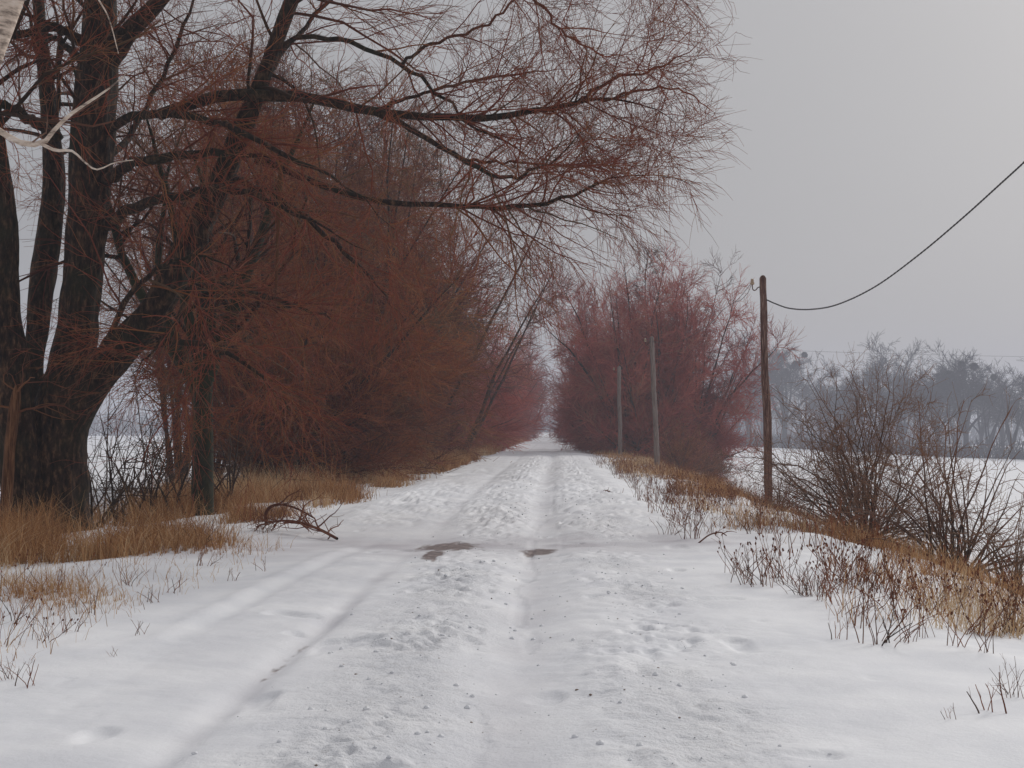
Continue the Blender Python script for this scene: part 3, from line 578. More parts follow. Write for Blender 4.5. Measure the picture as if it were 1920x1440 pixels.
# shrubs -------------------------------------------------------------------
def make_shrub(name, label, cat, group, H, W, nst, mat, seed, r0=0.022, tw=0.004, dens=(3.0, 5.0, 0), lens=(0.8, 0.4, 0.2), tiltmax=75, curve=0.08, wob=0.13):
    global rng
    keep = rng; rng = np.random.default_rng(seed)
    root = empty(name); tag(root, label, cat, group)
    az_ = rng.random(nst) * 2 * PI; ti = np.radians(tiltmax * rng.random(nst) ** 0.75)
    d = np.stack([np.sin(ti) * np.cos(az_), np.sin(ti) * np.sin(az_), np.cos(ti)], -1)
    z0_, cb_, ca_ = H * 0.42, (H * 0.56) ** 2, (W / 2) ** 2
    A_ = np.sin(ti) ** 2 / ca_ + np.cos(ti) ** 2 / cb_; B_ = -2 * np.cos(ti) * z0_ / cb_; C_ = z0_ ** 2 / cb_ - 1
    ext = (-B_ + np.sqrt(B_ * B_ - 4 * A_ * C_)) / (2 * A_) * (0.7 + 0.32 * rng.random(nst))
    P_ = np.empty((nst, 9, 3)); P_[:, 0] = rng.normal(size=(nst, 3)) * np.array([0.12, 0.12, 0]) + np.array([0, 0, -0.08])
    d[:, 2] += 0.15; d = norm(d)
    for j in range(1, 9):
        d = d + rng.normal(size=(nst, 3)) * wob; d[:, 2] -= curve * np.sin(ti); d = norm(d); P_[:, j] = P_[:, j - 1] + d * (ext / 8)[:, None]
    R_ = np.linspace(1, 0.22, 9)[None] * (r0 * (0.5 + 0.8 * rng.random(nst)))[:, None]
    b = Bag(); b.add(P_, R_, 6); b.build('stems', mat, root)
    b = Bag(); a1, s1 = grow(P_, R_, dens[0], 0.25, 1, lens[0], 42, k=6, g=0.03, wob=0.2, rr=0.55, rmin=tw * 1.4); b.add(a1, s1, 4)
    a2, s2 = grow(a1, s1, dens[1], 0.1, 1, lens[1], 48, k=4, g=0.03, wob=0.18, rr=0.7, rmin=tw, rmax=tw * 1.6); b.add(a2, s2, 3)
    if dens[2]:
        a3, s3 = grow(a2, s2, dens[2], 0.1, 1, lens[2], 45, k=3, g=0.02, wob=0.1, rr=0.9, rmin=tw * 0.8, rmax=tw); b.add(a3, s3, 3)
    b.build('twigs', mat, root)
    rng = keep; return root
sh = make_shrub('bare_shrub', 'wide bare thorny bush just right of the tall wooden pole', 'bush', None, 3.4, 5.2, 110, M_twig_bush, 51, r0=0.016, tw=0.0038, dens=(4.0, 6.5, 6), lens=(0.75, 0.42, 0.2), tiltmax=76, wob=0.19)
p_ = px(1622, 1000, 29); place(sh, p_[0], 29, 0, 1.02, 1.16)
s2_ = make_shrub('bare_shrub', 'bare bush with arching grey branches near the right edge, nearer than the thorny bush', 'bush', None, 3.1, 4.0, 44, M_twig_bush, 52, r0=0.021, tw=0.0045, dens=(2.6, 4.0, 3), lens=(0.75, 0.42, 0.2), tiltmax=72)
p_ = px(1795, 1048, 23); place(s2_, p_[0], 23, 0, 0.9, 1.0)
s3_ = make_shrub('bare_shrub', 'greyish brown shrub at the foot of the rosy willow behind the second pole', 'bush', None, 3.4, 5.5, 60, M_twig_row, 53, r0=0.04, tw=0.011, dens=(3, 4.5, 4), lens=(1.1, 0.6, 0.35))
p_ = px(1275, 872, 92); place(s3_, p_[0], 92, 0)
s4_ = copy_tree(s3_); s4_['label'] = 'low shrub at the field side foot of the rosy willow group'; p_ = px(1330, 865, 98); place(s4_, p_[0], 98, 2.0, 0.7)
for (x_, D, sc_, lb) in [(1905, 21, 0.55, 'small bare bush cut by the right edge of the view beyond the weeds'), (1462, 36, 0.42, 'small twiggy bush at the foot of the tall wooden pole')]:
    o_ = copy_tree(s2_); o_['label'] = lb; p_ = px(x_, 1000, D); place(o_, p_[0], D, 1.3 * x_, sc_)

# saplings and suckers between the big willow and the slim tree
sap0 = [make_shrub('sapling', 'x', 'sapling', 'dark bare saplings between the willow and the slim tree', 3.3, 1.7, 5, M_sapling, 60 + i, r0=0.022, tw=0.0055, dens=(2.2, 3.0, 0), lens=(1.0, 0.5, 0.2), tiltmax=40, curve=0.0, wob=0.07) for i in range(3)]
sp_ = [(165, 27), (200, 30), (225, 27.5), (255, 31), (280, 28.5), (305, 32), (330, 29), (345, 34), (415, 31), (440, 34), (190, 36), (265, 37), (320, 40), (430, 38), (475, 36), (520, 39), (8, 28), (30, 31), (150, 33), (235, 33.5)]
for i, (x_, D) in enumerate(sp_):
    o_ = sap0[i] if i < 3 else copy_tree(sap0[i % 3])
    o_['label'] = 'thin dark bare sapling growing in the left verge under the willows'
    p_ = px(x_, 960, D); place(o_, p_[0], D, i * 1.7, 0.95 + 0.5 * rr_.random())

# ------------------------------------------------------------------ far tree line across the field
far = []
far.append(make_tree('far_tree', 'x', 'tree', None, 19, 38, 7, (M_bark_far, M_twig_far), 71, twig_r=0.038, dens=(0.85, 1.7, 3.0), lens=(5.5, 2.8, 1.5), trunk_r=0.45, droop=0.01, single=4.5, low=False))
far.append(make_tree('far_tree', 'x', 'tree', None, 19.5, 30, 6, (M_bark_far, M_twig_far), 72, twig_r=0.038, dens=(1.0, 1.7, 3.0), lens=(4.5, 2.5, 1.4), trunk_r=0.4, droop=0.03, single=3.0, low=False))
far.append(make_tree('far_tree', 'x', 'tree', None, 17, 16, 4, (M_bark_far, M_twig_far), 73, twig_r=0.038, dens=(1.1, 1.6, 2.4), lens=(3.2, 1.8, 1.0), trunk_r=0.32, droop=0.03, single=2.5, low=False))
mist_me = None
def mistletoe(parent, n, H, W, seed):
    global mist_me
    r_ = random.Random(seed)
    for i in range(n):
        a_ = r_.random() * 6.28; q = r_.random() ** 0.5 * W; z = H * (0.55 + 0.38 * r_.random()) - 0.12 * q
        if mist_me is None:
            M = 260; d = norm(rng.normal(size=(M, 3))); P_ = np.empty((M, 4, 3))
            P_[:, 0] = 0; 
            for j in range(1, 4): d = norm(d + rng.normal(size=(M, 3)) * 0.35); P_[:, j] = P_[:, j - 1] + d * 0.24
            b = Bag(); b.add(P_, np.tile(np.array([0.05, 0.05, 0.045, 0.03]), (M, 1)), 3); o = b.build('mistletoe', M_mist, parent); mist_me = o.data
        else:
            o = bpy.data.objects.new('mistletoe', mist_me); link(o, parent)
        o.location = (q * math.cos(a_), q * math.sin(a_), z); s = 0.6 + 0.7 * r_.random(); o.scale = (s, s, s)
def fpos(x): return 450 - (x - 1400) / 520 * 100
farspec = [ # x, kind, height scale, mistletoe balls, label
 (1405, 1, 0.98, 0, 'hazy far tree partly hidden behind the rosy willows and the pole'),
 (1472, 0, 0.98, 12, 'hazy far tree dotted with mistletoe balls just right of the tall pole'),
 (1560, 2, 0.80, 0, 'low hazy far tree right of the first mistletoe tree'),
 (1598, 0, 0.78, 0, 'small rounded far tree left of the big domed far tree'),
 (1650, 1, 0.98, 0, 'big domed hazy far tree without mistletoe above the thorny bush'),
 (1692, 1, 0.94, 0, 'domed hazy far tree crowding the right side of the big domed one'),
 (1758, 0, 0.90, 9, 'hazy far tree with mistletoe balls on its left limbs'),
 (1812, 0, 1.0, 12, 'tall hazy far tree with mistletoe balls in its crown top near the right'),
 (1855, 2, 0.86, 0, 'thin hazy far tree with faint upright limbs near the right edge'),
 (1898, 2, 0.98, 0, 'upright forked hazy far tree at the right edge'),
 (1945, 1, 0.9, 0, 'hazy far tree cut off by the right edge of the view')]
fu = set()
for i, (x_, k_, s_, nm, lb) in enumerate(farspec):
    D = fpos(x_); o_ = far[k_] if k_ not in fu else None
    if o_ is None:
        src = far[k_]; o_ = src.copy(); COL.objects.link(o_)
        for ch in [c_ for c_ in src.children if not c_.name.startswith('mistletoe')]: copy_tree(ch, o_)
    fu.add(k_); o_['label'] = lb; o_['group'] = 'far trees along the field edge'
    p_ = px(x_, 850, D); f_ = D / 270
    place(o_, p_[0], D, i * 2.1, s_ * f_)
    if nm: mistletoe(o_, nm, 19, 4.8, i)
# a second hazier rank
for i, x_ in enumerate([1385, 1430, 1500, 1540, 1590, 1625, 1690, 1725, 1790, 1840, 1880, 1925]):
    src = far[i % 3]; o_ = src.copy(); COL.objects.link(o_)
    for ch in [c_ for c_ in src.children if not c_.name.startswith('mistletoe')]: copy_tree(ch, o_)
    o_['label'] = 'pale tree in the back rank of the far tree line'; o_['group'] = 'back rank of the far tree line'
    D = fpos(x_) + 60; p_ = px(x_, 850, D); place(o_, p_[0], D, i * 1.3, 1.15)
# tall crowns that close over the far end of the road
for i, (u, D, sc_) in enumerate([(-3.4, 236, 0.62), (3.3, 262, 0.66), (-3.0, 285, 0.7)]):
    o_ = far[1].copy(); COL.objects.link(o_)
    for ch in [c_ for c_ in far[1].children if not c_.name.startswith('mistletoe')]:
        c2_ = ch.copy(); COL.objects.link(c2_); c2_.parent = o_
        if ch.name.startswith('crown'): c2_.material_slots[0].link = 'OBJECT'; c2_.material_slots[0].material = M_twig_pink
    tag(o_, 'hazy tree whose crown arches over the far end of the road gap', 'tree', 'trees arching over the far road'); place(o_, xc(D) + u, D, i * 2.4, sc_)
# bushy growth at their feet and distant woodland round the fields
def far_scrub(name, pts, H, n, seed):
    r_ = np.random.default_rng(seed); pts = np.array(pts, float)
    t_ = r_.random(n) * (len(pts) - 1); i = t_.astype(int); f = (t_ - i)[:, None]
    c_ = pts[i] * (1 - f) + pts[i + 1] * f + r_.normal(size=(n, 2)) * 2.5
    z = gz(c_[:, 0], c_[:, 1]); hh = H * (0.45 + 0.6 * r_.random(n)) * (0.75 + 0.5 * (vnoise(c_[:, 0] * 0.08, c_[:, 1] * 0.08, seed) + 0.5))
    P_ = np.empty((n, 4, 3)); P_[:, 0] = np.stack([c_[:, 0], c_[:, 1], z - 0.1], -1); d = norm(r_.normal(size=(n, 3)) * np.array([0.4, 0.4, 0.1]) + np.array([0, 0, 1]))
    for j in range(1, 4): d = norm(d + r_.normal(size=(n, 3)) * 0.15); P_[:, j] = P_[:, j - 1] + d * (hh / 3)[:, None]
    b = Bag(); b.add(P_, np.tile(np.linspace(0.10, 0.04, 4), (n, 1)) * (H / 4), 3)
    a1, s1 = grow(P_, np.tile(np.linspace(0.1, 0.04, 4), (n, 1)), 2.2 / (H / 4), 0.1, 1, 1.4 * H / 4, 45, k=3, rmin=0.045 * H / 4, rmax=0.06 * H / 4); b.add(a1, s1, 3)
    return tag(b.build(name, M_twig_far), kind='stuff')
o_ = far_scrub('field_edge_scrub', [px(1290, 850, 475)[:2], px(1400, 850, 453)[:2], px(1660, 850, 403)[:2], px(1980, 850, 340)[:2], px(2300, 850, 280)[:2]], 5, 2000, 3)
tag(o_, 'low hazy undergrowth along the feet of the far trees', 'undergrowth')
o_ = far_scrub('far_woodland', [(-420, 600), (-220, 760), (-60, 820), (60, 830), (190, 760), (300, 640)], 14, 2600, 4)
tag(o_, 'pale distant woodland lost in the haze beyond the fields', 'woodland')

# ------------------------------------------------------------------ poles, insulators, cables
def pole(pts, D, mat, label, x_ins, sides=18):
    p0 = px(pts[0][0], 900, D); p0[2] = gz(p0[0], D)
    root = empty('utility_pole', tuple(p0)); tag(root, label, 'pole', 'wooden poles along the right verge')
    p_ = pxp(pts, D); p_[:, :3] -= p0; p_[0, 2] = -0.3
    top = p_[-1].copy()
    tips = [np.array([*(top[:3] + [0, 0, 0.0]), top[3]]), np.array([*(top[:3] + [0, 0, 0.07]), top[3] * 0.55]), np.array([*(top[:3] + [0, 0, 0.085]), 0.004])]
    q = spline(p_, 110); q[:, 0] += 0.022 * vnoise(q[:, 2] * 0.9, q[:, 2] * 0, 3) + 0.012 * vnoise(q[:, 2] * 2.6, q[:, 2] * 0, 4); full = np.vstack([q, tips[1], tips[2]])
    P_ = full[None, :, :3]; R_ = full[None, :, 3]
    Vv, Q, _, _ = tube_arrays(P_, R_, sides); n_ = len(full); Vv = Vv.reshape(n_, sides, 3)
    A_, L_ = np.meshgrid(np.arange(sides), full[:, 2]); k = 1 + 0.24 * vnoise(A_ * 0.9, L_ * 1.0, int(D)) + 0.12 * vnoise(A_ * 1.7, L_ * 4.0, int(D) + 7) + 0.08 * vnoise(A_ * 0.2, L_ * 2.5, int(D) + 1)
    Vv = P_[0][:, None] + (Vv - P_[0][:, None]) * k[:, :, None]
    mesh_np('post', Vv.reshape(-1, 3), Q, mat, root)
    # iron hook and insulator on the road side
    hz = top[2] - 0.22; x0 = top[0] - top[3]
    hk = np.array([[x0 + 0.03, 0, hz, 0.009], [x0 - 0.03, 0, hz - 0.01, 0.009], [x0 - 0.065, 0, hz - 0.05, 0.009], [x0 - 0.10, 0, hz - 0.06, 0.009], [x0 - 0.125, 0, hz - 0.03, 0.009], [x0 - 0.13, 0, hz + 0.05, 0.009]])
    s = 1.5; hk[:, 0] = x0 + (hk[:, 0] - x0) * s; hk[:, 2] = hz + (hk[:, 2] - hz) * s; hk[:, 3] *= 1.5
    q = spline(hk, 20); b = Bag(); b.add(q[None, :, :3], q[None, :, 3], 8); b.build('hook', M_rust, root)
    prof = np.array([[0, 0.03], [0.012, 0.045], [0.03, 0.048], [0.045, 0.034], [0.06, 0.036], [0.075, 0.026], [0.09, 0.034], [0.115, 0.030], [0.13, 0.002]]) * 1.25
    e = hk[-1]; PP = np.array([[[e[0], 0, e[2] - 0.02 + z] for z, _ in prof]]); RR_ = np.array([[r for _, r in prof]])
    b = Bag(); b.add(PP, RR_, 14); b.build('insulator', M_ceramic, root)
    return p0 + np.array([e[0], 0, e[2] + 0.05]), p0 + np.array([top[0] + top[3], 0, top[2] - 0.55])
i1, r1p = pole([(1442, 955, 14.5), (1440, 880, 14.5), (1439, 800, 15), (1436, 720, 14), (1433, 650, 13), (1432, 600, 13), (1431, 550, 12.5), (1430.5, 522, 12)], 40, M_pole, 'tallest nearest wooden pole, weathered reddish brown with a hook insulator', 0)
i2, _ = pole([(1233, 885, 10), (1230, 820, 9.5), (1227, 750, 9), (1224, 690, 9), (1222, 634, 8.5)], 69.6, M_pole_grey, 'middle grey wooden pole standing before the rosy willow', 0)
i3, _ = pole([(1163, 865, 8), (1162.5, 800, 7.5), (1161, 740, 7.5), (1160.5, 689, 7)], 96, M_pole_grey, 'smallest farthest grey wooden pole left of the middle one', 0)
def cable(name, label, pts, r, parent=None, k=60, twist=False):
    q = spline(np.array([[*p, r] for p in pts]), k); o0 = q[0, :3].copy(); q[:, :3] -= o0
    b = Bag()
    if twist:
        s = np.linspace(0, 1, k * 4); qq = np.stack([np.interp(s, np.linspace(0, 1, k), q[:, j]) for j in range(4)], -1)
        ln = plen(qq[None, :, :3])[0]; ph = s * ln / 0.28 * 2 * PI
        for sg_ in (0, PI):
            p2 = qq[:, :3].copy(); p2[:, 0] += np.cos(ph + sg_) * r * 0.25; p2[:, 2] += np.sin(ph + sg_) * r * 0.9; b.add(p2[None], np.full((1, len(p2)), r * 0.7), 6)
    else: b.add(q[None, :, :3], q[None, :, 3], 6)
    o = b.build(name, M_wire); o.location = o0; return tag(o, label, 'cable')
cable('power_cable', 'thick dark cable sagging from the tallest pole up to the right edge', [r1p, px(1453, 569, 39), px(1480, 578, 37.5), (px(1520, 580, 35.5)), px(1570, 571, 33.5), px(1640, 538, 31), px(1720, 480, 28.5), px(1800, 413, 26.5), px(1870, 350, 25), px(1935, 290, 23.6), px(2020, 205, 22)], 0.013, twist=True, k=90)
cable('thin_wire', 'thin slack wire running from the tallest pole insulator down behind the willow', [i1, i1 + np.array([-0.10, 2, -0.30]), i1 + np.array([-0.2, 4, -0.40]), i1 + (i2 - i1) * 0.3 + np.array([0, 0, -0.62]), i1 + (i2 - i1) * 0.6 + np.array([0, 0, -0.7]), i2], 0.006)
cable('thin_wire', 'thin loop of wire dangling beside the tallest pole insulator', [i1, i1 + np.array([-0.05, 0.5, -0.25]), i1 + np.array([-0.22, 1.0, -0.42]), i1 + np.array([-0.33, 1.6, -0.33]), i1 + np.array([-0.3, 2.4, -0.38])], 0.006)
cable('thin_wire', 'thin wire strung between the middle and the farthest pole', [i2, (i2 * 0.6 + i3 * 0.4) + np.array([0, 0, -0.4]), i3], 0.006)
cable('far_line', 'faint distant power line crossing just above the far trees', [px(1420, 655, 400), px(1660, 663, 400), px(1930, 669, 400), px(2100, 672, 400)], 0.035)

# small posts where the road ends in the haze
for i, (x_, y_, h_) in enumerate([(1040, 818, 1.5), (1047, 815, 2.4), (1031, 819, 1.3), (1052, 818, 1.4)]):
    D = 300; p_ = px(x_, 812, D); z = float(gz(p_[0], D)); b = Bag()
    b.add(np.array([[[0, 0, -0.1], [0.01, 0, h_ * 0.5], [0.03, 0, h_]]]), np.array([[0.11, 0.1, 0.09]]), 8); o_ = b.build('fence_post', M_pole_grey); o_.location = (p_[0], D, z)
    tag(o_, 'tiny dark post at the far end of the road gap', 'post', 'posts at the far end of the road')

# ------------------------------------------------------------------ fallen branches
def fallen(name, label, main, D, mat, dens, ln, cat='branch', seed=1, w_=None):
    global rng
    keep = rng; rng = np.random.default_rng(seed)
    p_ = pxp(main, D); o0 = p_[0, :3].copy(); o0[2] = gz(o0[0], o0[1]); root = empty(name, tuple(o0)); tag(root, label, cat)
    p_[:, :3] -= o0; q = spline(p_, 16); b = Bag(); b.add(q[None, :, :3], q[None, :, 3], 8, np.array([0.3])); b.build('branch', mat, root)
    b = Bag(); a1, s1 = grow(q[None, :, :3], q[None, :, 3], dens, 0.05, 1, ln, 50, k=7, g=0.02, wob=0.22, rr=0.6, rmin=0.008, rmax=0.02, flat=0.4, bias=(0, 0, 0.15)); b.add(a1, s1, 5)
    a2, s2 = grow(a1, s1, 5, 0.1, 1, ln * 0.45, 45, k=5, g=0.0, wob=0.2, rr=0.6, rmin=0.005, rmax=0.009, flat=0.3); b.add(a2, s2, 3)
    b.build('twigs', mat, root); rng = keep; return root
M_fall = twig_mat('fallen_wood', (0.12, 0.042, 0.026), [(0, (0.13, 0.04, 0.026)), (1, (0.22, 0.085, 0.04))], 0.006, 0.02)
fallen('fallen_branch', 'dark red brown twiggy fallen branch on the snow at the left road edge', [(632, 1010, 5.5, 22.8), (602, 994, 5.5, 23.4), (570, 982, 5, 23.8), (540, 976, 4, 24.2), (505, 980, 3.5, 24.4), (480, 988, 2.5, 24.5)], 24, M_fall, 18, 0.65, seed=3)
fallen('fallen_branch', 'arched fork of dead wood standing over the fallen branch at the left roadside', [(500, 985, 6, 24.6), (498, 965, 6, 24.6), (508, 950, 6, 24.7), (530, 946, 5, 24.7), (560, 955, 4, 24.7), (590, 972, 3, 24.6)], 24, M_fall, 4, 0.6, seed=4)
fallen('fallen_branch', 'orange brown broken branch lying on the snow beside the grass, farther up the left side', [(802, 889, 6, 54), (780, 886, 6, 53.6), (762, 889, 4.5, 53.2), (748, 896, 3, 53)], 53, M_dead, 3.0, 1.0, seed=5)
fallen('fallen_twig', 'little forked dark twig lying on open snow left of the right hand weeds', [(1167, 936, 2.6, 36), (1155, 927, 2.4, 36.4), (1140, 921, 2, 36.8), (1134, 919, 1.4, 37)], 36, M_fall, 8, 0.35, cat='twig', seed=6)
fallen('fallen_twig', 'dark arched twig poking from the snow beside the weeds right of the road', [(1310, 1018, 3, 22), (1330, 1003, 3, 22.2), (1350, 998, 2.5, 22.4), (1362, 1004, 2, 22.6)], 22, M_fall, 8, 0.3, cat='twig', seed=7)

# ------------------------------------------------------------------ dry grass (stuff)
def grass(name, n, umin, umax, y0, y1, hfun, wfun, dfun, seed, label, lean=0.55, pw=1.6):
    r_ = np.random.default_rng(seed)
    y = y0 * (y1 / y0) ** (r_.random(n) ** 1.0) if pw is None else y0 + (y1 - y0) * r_.random(n) ** pw
    u = umin + (umax - umin) * r_.random(n); keep = r_.random(n) < dfun(u, y); u, y = u[keep], y[keep]; n = len(u)
    # tufts: pull blades towards tuft centres
    cu = np.round(u / 0.16) * 0.16; cy_ = np.round(y / 0.3) * 0.3; jx = vnoise(cu * 31, cy_ * 17, 3) * 0.12
    u = u * 0.5 + (cu + jx) * 0.5; y = y * 0.6 + (cy_ + jx) * 0.4
    x = u + xc(y); z = height(u, y) - 0.01; h = hfun(u, y) * (0.25 + 1.0 * r_.random(n)) * (0.6 + 0.9 * (vnoise(u * 1.7, y * 0.9, seed + 7) + 0.5)); wd = wfun(y) * (0.6 + 0.8 * r_.random(n))
    a = r_.random(n) * 2 * PI; l1 = lean * (0.2 + 1.8 * r_.random(n)); dx, dy = np.cos(a) * l1, np.sin(a) * l1
    s = r_.random(n) * 2 * PI; sx, sy = np.cos(s), np.sin(s)
    Vs = []
    for f, wf in ((0, 1.0), (0.5, 0.8), (1.0, 0.25)):
        px_ = x + dx * h * f ** 1.8; py_ = y + dy * h * f ** 1.8; pz_ = z + h * (f - 0.3 * l1 * f * f)
        for sg_ in (-1, 1): Vs.append(np.stack([px_ + sg_ * sx * wd * wf / 2, py_ + sg_ * sy * wd * wf / 2, pz_], -1))
    Vv = np.stack(Vs, 1).reshape(-1, 3); b0 = (np.arange(n) * 6)[:, None]
    Q = np.concatenate([b0 + np.array([[0, 1, 3, 2]]), b0 + np.array([[2, 3, 5, 4]])]).astype(np.int32)
    h_n = vnoise(x * 3, y * 2, seed); hue = np.clip(0.55 + 0.9 * fbm(x * 0.5, y * 0.3, 2, seed) + 0.3 * h_n + 0.7 * (r_.random(n) - 0.5), 0, 1)
    o = mesh_np(name, Vv, Q, M_grass, None, {'rnd': np.repeat(hue, 6)}, smooth=False)
    print(name, n); return tag(o, label, 'grass', kind='stuff')
def dl(u, y):
    edge = -3.55 + 0.45 * sstep(28, 60, y) - 1.9 * sstep(21, 17.5, y) + 1.1 * fbm(u * 0.6, y * 0.35, 3, 2)
    core = sstep(edge + 0.25, edge - 0.5, u)
    thr = -0.24 + 0.22 * sstep(19.5, 24, y) - 0.14 * sstep(40, 70, y) - 0.10 * sstep(-5, -7, u); return core * (0.03 + 0.97 * sstep(thr, thr + 0.3, fbm(u * 0.9, y * 0.4, 3, 17)))
grass('dry_grass', 150000, -9.5, -2.8, 16.5, 60, lambda u, y: 0.36 + 0.22 * sstep(-4, -6, u), lambda y: 0.005 + y * 0.00012, dl, 81, 'dense tawny dry grass along the left verge under the trees', pw=1.3)
grass('tall_grass', 9000, -9.5, -3.2, 17, 60, lambda u, y: 0.75 + 0 * u, lambda y: 0.004 + y * 0.00012, dl, 181, 'tall thin straw stems standing above the left verge grass', lean=0.5, pw=1.3)
grass('dry_grass', 120000, -7.0, -2.7, 56, 220, lambda u, y: 0.55 + 0 * u, lambda y: 0.010 + y * 0.00012, dl, 82, 'tawny grass band of the left verge receding towards the gap', pw=1.6)
def ds(u, y):
    return sstep(-2.5, -4.2, u) * sstep(-0.05, 0.22, fbm(u * 0.9, y * 0.7, 2, 23)) * sstep(8.5, 12, y) + 0.03 * (u < -2.5)
grass('sparse_grass', 45000, -5.8, -2.3, 9.5, 22, lambda u, y: 0.20 + 0.12 * sstep(-3, -5, u), lambda y: 0.0045 + 0 * y, ds, 83, 'sparse orange grass tufts poking through snow at lower left', pw=None)
def dr(u, y):
    crest = 0.65 * gauss(u, 6.0 + 0.5 * vnoise(y * 0.4, y * 0, 5), 1.0)
    inner = 0.5 * sstep(3.2, 4.6, u) * sstep(-0.08, 0.22, fbm(u * 0.8, y * 0.35, 2, 29))
    far_ = 0.6 * sstep(40, 75, y) * sstep(3.2, 4.4, u) * sstep(-0.1, 0.2, fbm(u * 0.6, y * 0.15, 2, 28))
    return np.clip(crest * (0.03 + 0.87 * sstep(0.0, 0.25, fbm(u * 0.5, y * 0.3, 2, 18))) + inner + far_, 0, 1)
grass('dry_grass', 75000, 2.9, 8.6, 13, 60, lambda u, y: 0.30 + 0 * u, lambda y: 0.005 + y * 0.00014, dr, 84, 'rusty dry grass on the crest of the right verge around the poles and bushes', pw=1.3)
grass('dry_grass', 30000, 2.9, 8.0, 58, 200, lambda u, y: 0.34 + 0 * u, lambda y: 0.011 + y * 0.00012, dr, 85, 'thin grass band of the right verge at the feet of the rosy willows', pw=1.6)

# ------------------------------------------------------------------ weeds
def make_weed(seed, H, nst, heads, spread=28, bush=2.5):
    global rng
    keep = rng; rng = np.random.default_rng(seed)
    az_ = rng.random(nst) * 6.28; ti = np.radians(spread * np.sqrt(rng.random(nst))); d = np.stack([np.sin(ti) * np.cos(az_), np.sin(ti) * np.sin(az_), np.cos(ti)], -1)
    P_ = np.empty((nst, 6, 3)); P_[:, 0] = rng.normal(size=(nst, 3)) * np.array([0.07, 0.07, 0]); hh = H * (0.45 + 0.65 * rng.random(nst))
    for j in range(1, 6): d = norm(d + rng.normal(size=(nst, 3)) * 0.09); P_[:, j] = P_[:, j - 1] + d * (hh / 5)[:, None]
    P_[:, 0, 2] = -0.04
    R_ = np.linspace(1, 0.5, 6)[None] * (0.0045 * (0.7 + 0.6 * rng.random(nst)))[:, None]
    b = Bag(); b.add(P_, R_, 4); a1, s1 = grow(P_, R_, bush * 2.2, 0.35, 1, 0.22 * H / 0.6, 32, k=4, g=0.06, rr=0.7, rmin=0.0022); b.add(a1, s1, 3)
    a2, s2 = grow(a1, s1, 6, 0.3, 1, 0.09, 35, k=3, g=0.05, rr=0.8, rmin=0.0018); b.add(a2, s2, 3)
    if heads:
        tips = np.concatenate([P_[:, -1], a1[rng.random(len(a1)) < 0.45][:, -1]]); n = len(tips)
        PP = tips[:, None, :] + np.array([[0, 0, -0.012], [0, 0, 0.0], [0, 0, 0.014], [0, 0, 0.024]])[None] + rng.normal(size=(n, 4, 3)) * 0.004
        RR2 = np.array([0.003, 0.009, 0.008, 0.002])[None] * (0.6 + 0.8 * rng.random(n))[:, None]; b.add(PP, RR2, 6)
    root = b.build('weed_plant', M_weed); rng = keep; return root
M_head = twig_mat('seed_head', (0.09, 0.035, 0.02), [(0, (0.07, 0.028, 0.018)), (1, (0.16, 0.06, 0.03))], 0.03, 0.1)
WV = [make_weed(101, 0.62, 7, True, 36), make_weed(102, 0.5, 10, True, 46), make_weed(103, 0.42, 12, False, 48, 3.5), make_weed(104, 0.72, 6, True, 20), make_weed(105, 0.3, 5, False, 45, 2.0)]
used_w = set()
def weed(k_, x, y, s, label, group):
    o_ = WV[k_] if k_ not in used_w else copy_tree(WV[k_]); used_w.add(k_)
    place(o_, x, y, rr_.random() * 6.28, s, dz=0); tag(o_, label, 'weed', group); o_.rotation_euler[0] = rr_.uniform(-.3, .3); o_.rotation_euler[1] = rr_.uniform(-.25, .25)
LW = 'dry rusty brown weed stalks poking through the snow on the right verge'
pos_w = []
tries = 0
while len(pos_w) < 290 and tries < 40000:
    tries += 1
    y = 13 + 62 * rr_.random() ** 1.15; u = 2.8 + 3.7 * rr_.random() ** 0.8
    if y < 17 and u < 3.3: continue
    if float(fbm(np.array([u * 0.8]), np.array([y * 0.5]), 2, 131)[0]) < -0.12: continue
    pos_w.append((u, y))
for u, y in pos_w: weed(rr_.choice([0, 1, 1, 2, 3]), u + float(xc(y)), y, 0.65 + 0.4 * rr_.random(), LW, 'weeds on the right verge')
# hand placed front clumps
for x_, y_, k_, s_ in [(1400, 1092, 1, 1.0), (1425, 1096, 2, 0.9), (1465, 1085, 0, 0.8), (1610, 1170, 0, 0.8), (1650, 1205, 2, 1.0), (1690, 1196, 1, 0.85), (1730, 1180, 3, 0.7), (1585, 1195, 4, 0.7), (1600, 1145, 1, 0.8), (1500, 1110, 2, 0.7), (1545, 1120, 0, 0.75), (1790, 1200, 0, 0.7), (1850, 1215, 0, 0.6), (1255, 1000, 2, 0.9), (1275, 985, 1, 0.8), (1215, 965, 4, 1.0), (1880, 1330, 4, 0.9), (1905, 1300, 2, 0.55), (1790, 1345, 4, 0.35), (1680, 1150, 0, 0.9), (1760, 1130, 1, 0.9), (1820, 1160, 3, 0.7), (1700, 1100, 1, 0.9), (1640, 1090, 0, 0.9), (1780, 1080, 1, 1.0), (1860, 1100, 0, 1.0), (1900, 1150, 1, 0.8), (1560, 1060, 1, 1.0), (1480, 1040, 0, 1.0)]:
    D = EYE * F / (y_ - 805); p_ = px(x_, y_, D); weed(k_, p_[0], D, s_, LW, 'weeds on the right verge')
LL_ = 'small grey brown stalks standing in the snow at the lower left'
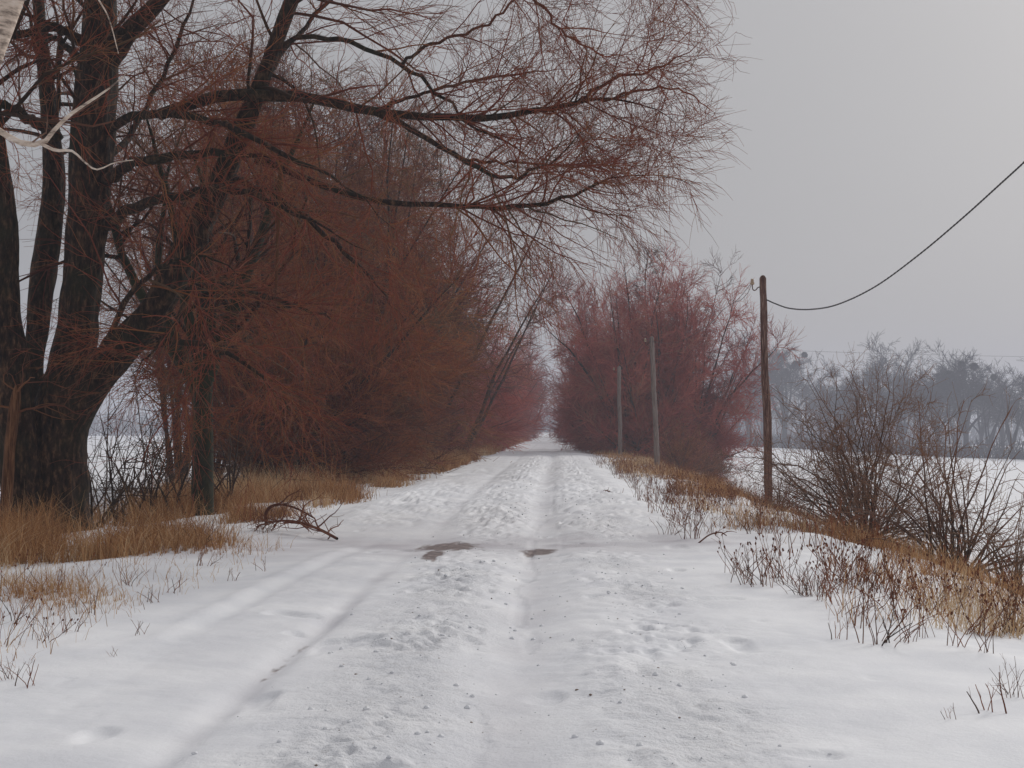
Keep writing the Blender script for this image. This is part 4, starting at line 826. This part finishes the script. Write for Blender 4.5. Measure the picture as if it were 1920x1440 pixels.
for x_, y_, k_, s_ in [(30, 1170, 2, 0.7), (80, 1200, 1, 0.55), (130, 1185, 2, 0.5), (60, 1285, 4, 0.7), (20, 1270, 2, 0.4), (180, 1150, 4, 0.9), (260, 1190, 4, 0.5), (330, 1110, 4, 0.8), (240, 1100, 2, 0.6), (160, 1100, 0, 0.5), (430, 1090, 4, 0.6), (500, 1070, 4, 0.7), (380, 1060, 2, 0.6), (20, 1110, 1, 0.7), (100, 1120, 2, 0.7), (290, 1130, 4, 0.7), (8, 1210, 1, 0.6), (215, 1230, 4, 0.3)]:
    D = EYE * F / (y_ - 805); p_ = px(x_, y_, D); weed(k_, p_[0], D, s_, LL_, 'stalks at the lower left')
LD = 'thin weed stalks along the grassy left road edge'
for i in range(34):
    y = 20 + 45 * rr_.random() ** 1.3; u = -3.3 - 0.9 * rr_.random(); weed(rr_.choice([1, 2, 2, 4]), u + float(xc(y)), y, 0.5 + 0.5 * rr_.random(), LD, 'weeds along the left road edge')

# ------------------------------------------------------------------ lumps of snow and frozen mud on the road (stuff)
def lumps(name, n, mat, y0, y1, ufun, smin, smax, seed, label, attrs=True):
    r_ = np.random.default_rng(seed)
    y = y0 * (y1 / y0) ** r_.random(n); u = ufun(r_, n); x = u + xc(y); z = height(u, y)
    s = smin + (smax - smin) * r_.random(n) ** 3
    th = np.array([0.0, 0.6, 1.2, 1.9, 2.6, PI]); m_ = 7
    V_ = []
    for i, a in enumerate(th):
        ph = np.arange(m_) * 2 * PI / m_ + i * 0.4
        rr2 = s[:, None] * (0.75 + 0.5 * r_.random((n, m_)))
        V_.append(np.stack([x[:, None] + rr2 * np.sin(a) * np.cos(ph), y[:, None] + rr2 * np.sin(a) * np.sin(ph), z[:, None] + (s * 0.15)[:, None] + 0.65 * rr2 * np.cos(a)], -1))
    V_ = np.stack(V_, 1); k = len(th); base_ = (np.arange(n) * k * m_)[:, None, None] + (np.arange(k - 1) * m_)[None, :, None]
    j = np.arange(m_)[None, None]; j2 = (j + 1) % m_; Q = np.stack([base_ + j + m_, base_ + j2 + m_, base_ + j2, base_ + j], -1).reshape(-1, 4)
    o = mesh_np(name, V_.reshape(-1, 3), Q, mat); return tag(o, label, 'debris', kind='stuff')
def uf(r_, n): 
    c = r_.choice([0.15, 1.75, -0.2, 0.9], n, p=[0.35, 0.4, 0.15, 0.1]); return c + r_.normal(size=n) * 0.33
lumps('snow_crumbs', 700, M_snow, 6, 45, uf, 0.004, 0.022, 5, 'crumbs of churned snow beside the wheel ruts')
lumps('mud_crumbs', 110, M_clod, 6.5, 40, lambda r_, n: r_.choice([0.15, 1.45], n) + r_.normal(size=n) * 0.28, 0.003, 0.012, 6, 'scattered crumbs of frozen mud on the snowy road')

# ------------------------------------------------------------------ haze
hb = bpy.data.materials.new('haze'); hb.use_nodes = True; t = hb.node_tree; t.nodes.clear()
ou = t.nodes.new('ShaderNodeOutputMaterial'); pv = t.nodes.new('ShaderNodeVolumePrincipled')
pv.inputs['Color'].default_value = (0.86, 0.89, 1.0, 1); pv.inputs['Density'].default_value = 0.0009; pv.inputs['Anisotropy'].default_value = 0.0
t.links.new(pv.outputs[0], ou.inputs['Volume'])
X0, X1, Y0, Y1, Z0, Z1 = -1350, 1350, -60, 1180, -9.0, 42.0
Vh = [(x, y, z) for z in (Z0, Z1) for x, y in ((X0, Y0), (X1, Y0), (X1, Y1), (X0, Y1))]
o_ = mesh_np('haze', np.array(Vh), np.array([[0, 3, 2, 1], [4, 5, 6, 7], [0, 1, 5, 4], [1, 2, 6, 5], [2, 3, 7, 6], [3, 0, 4, 7]]), hb, smooth=False)
tag(o_, kind='stuff'); tag(o_, 'thin pale winter haze filling the air over road and fields', 'haze')
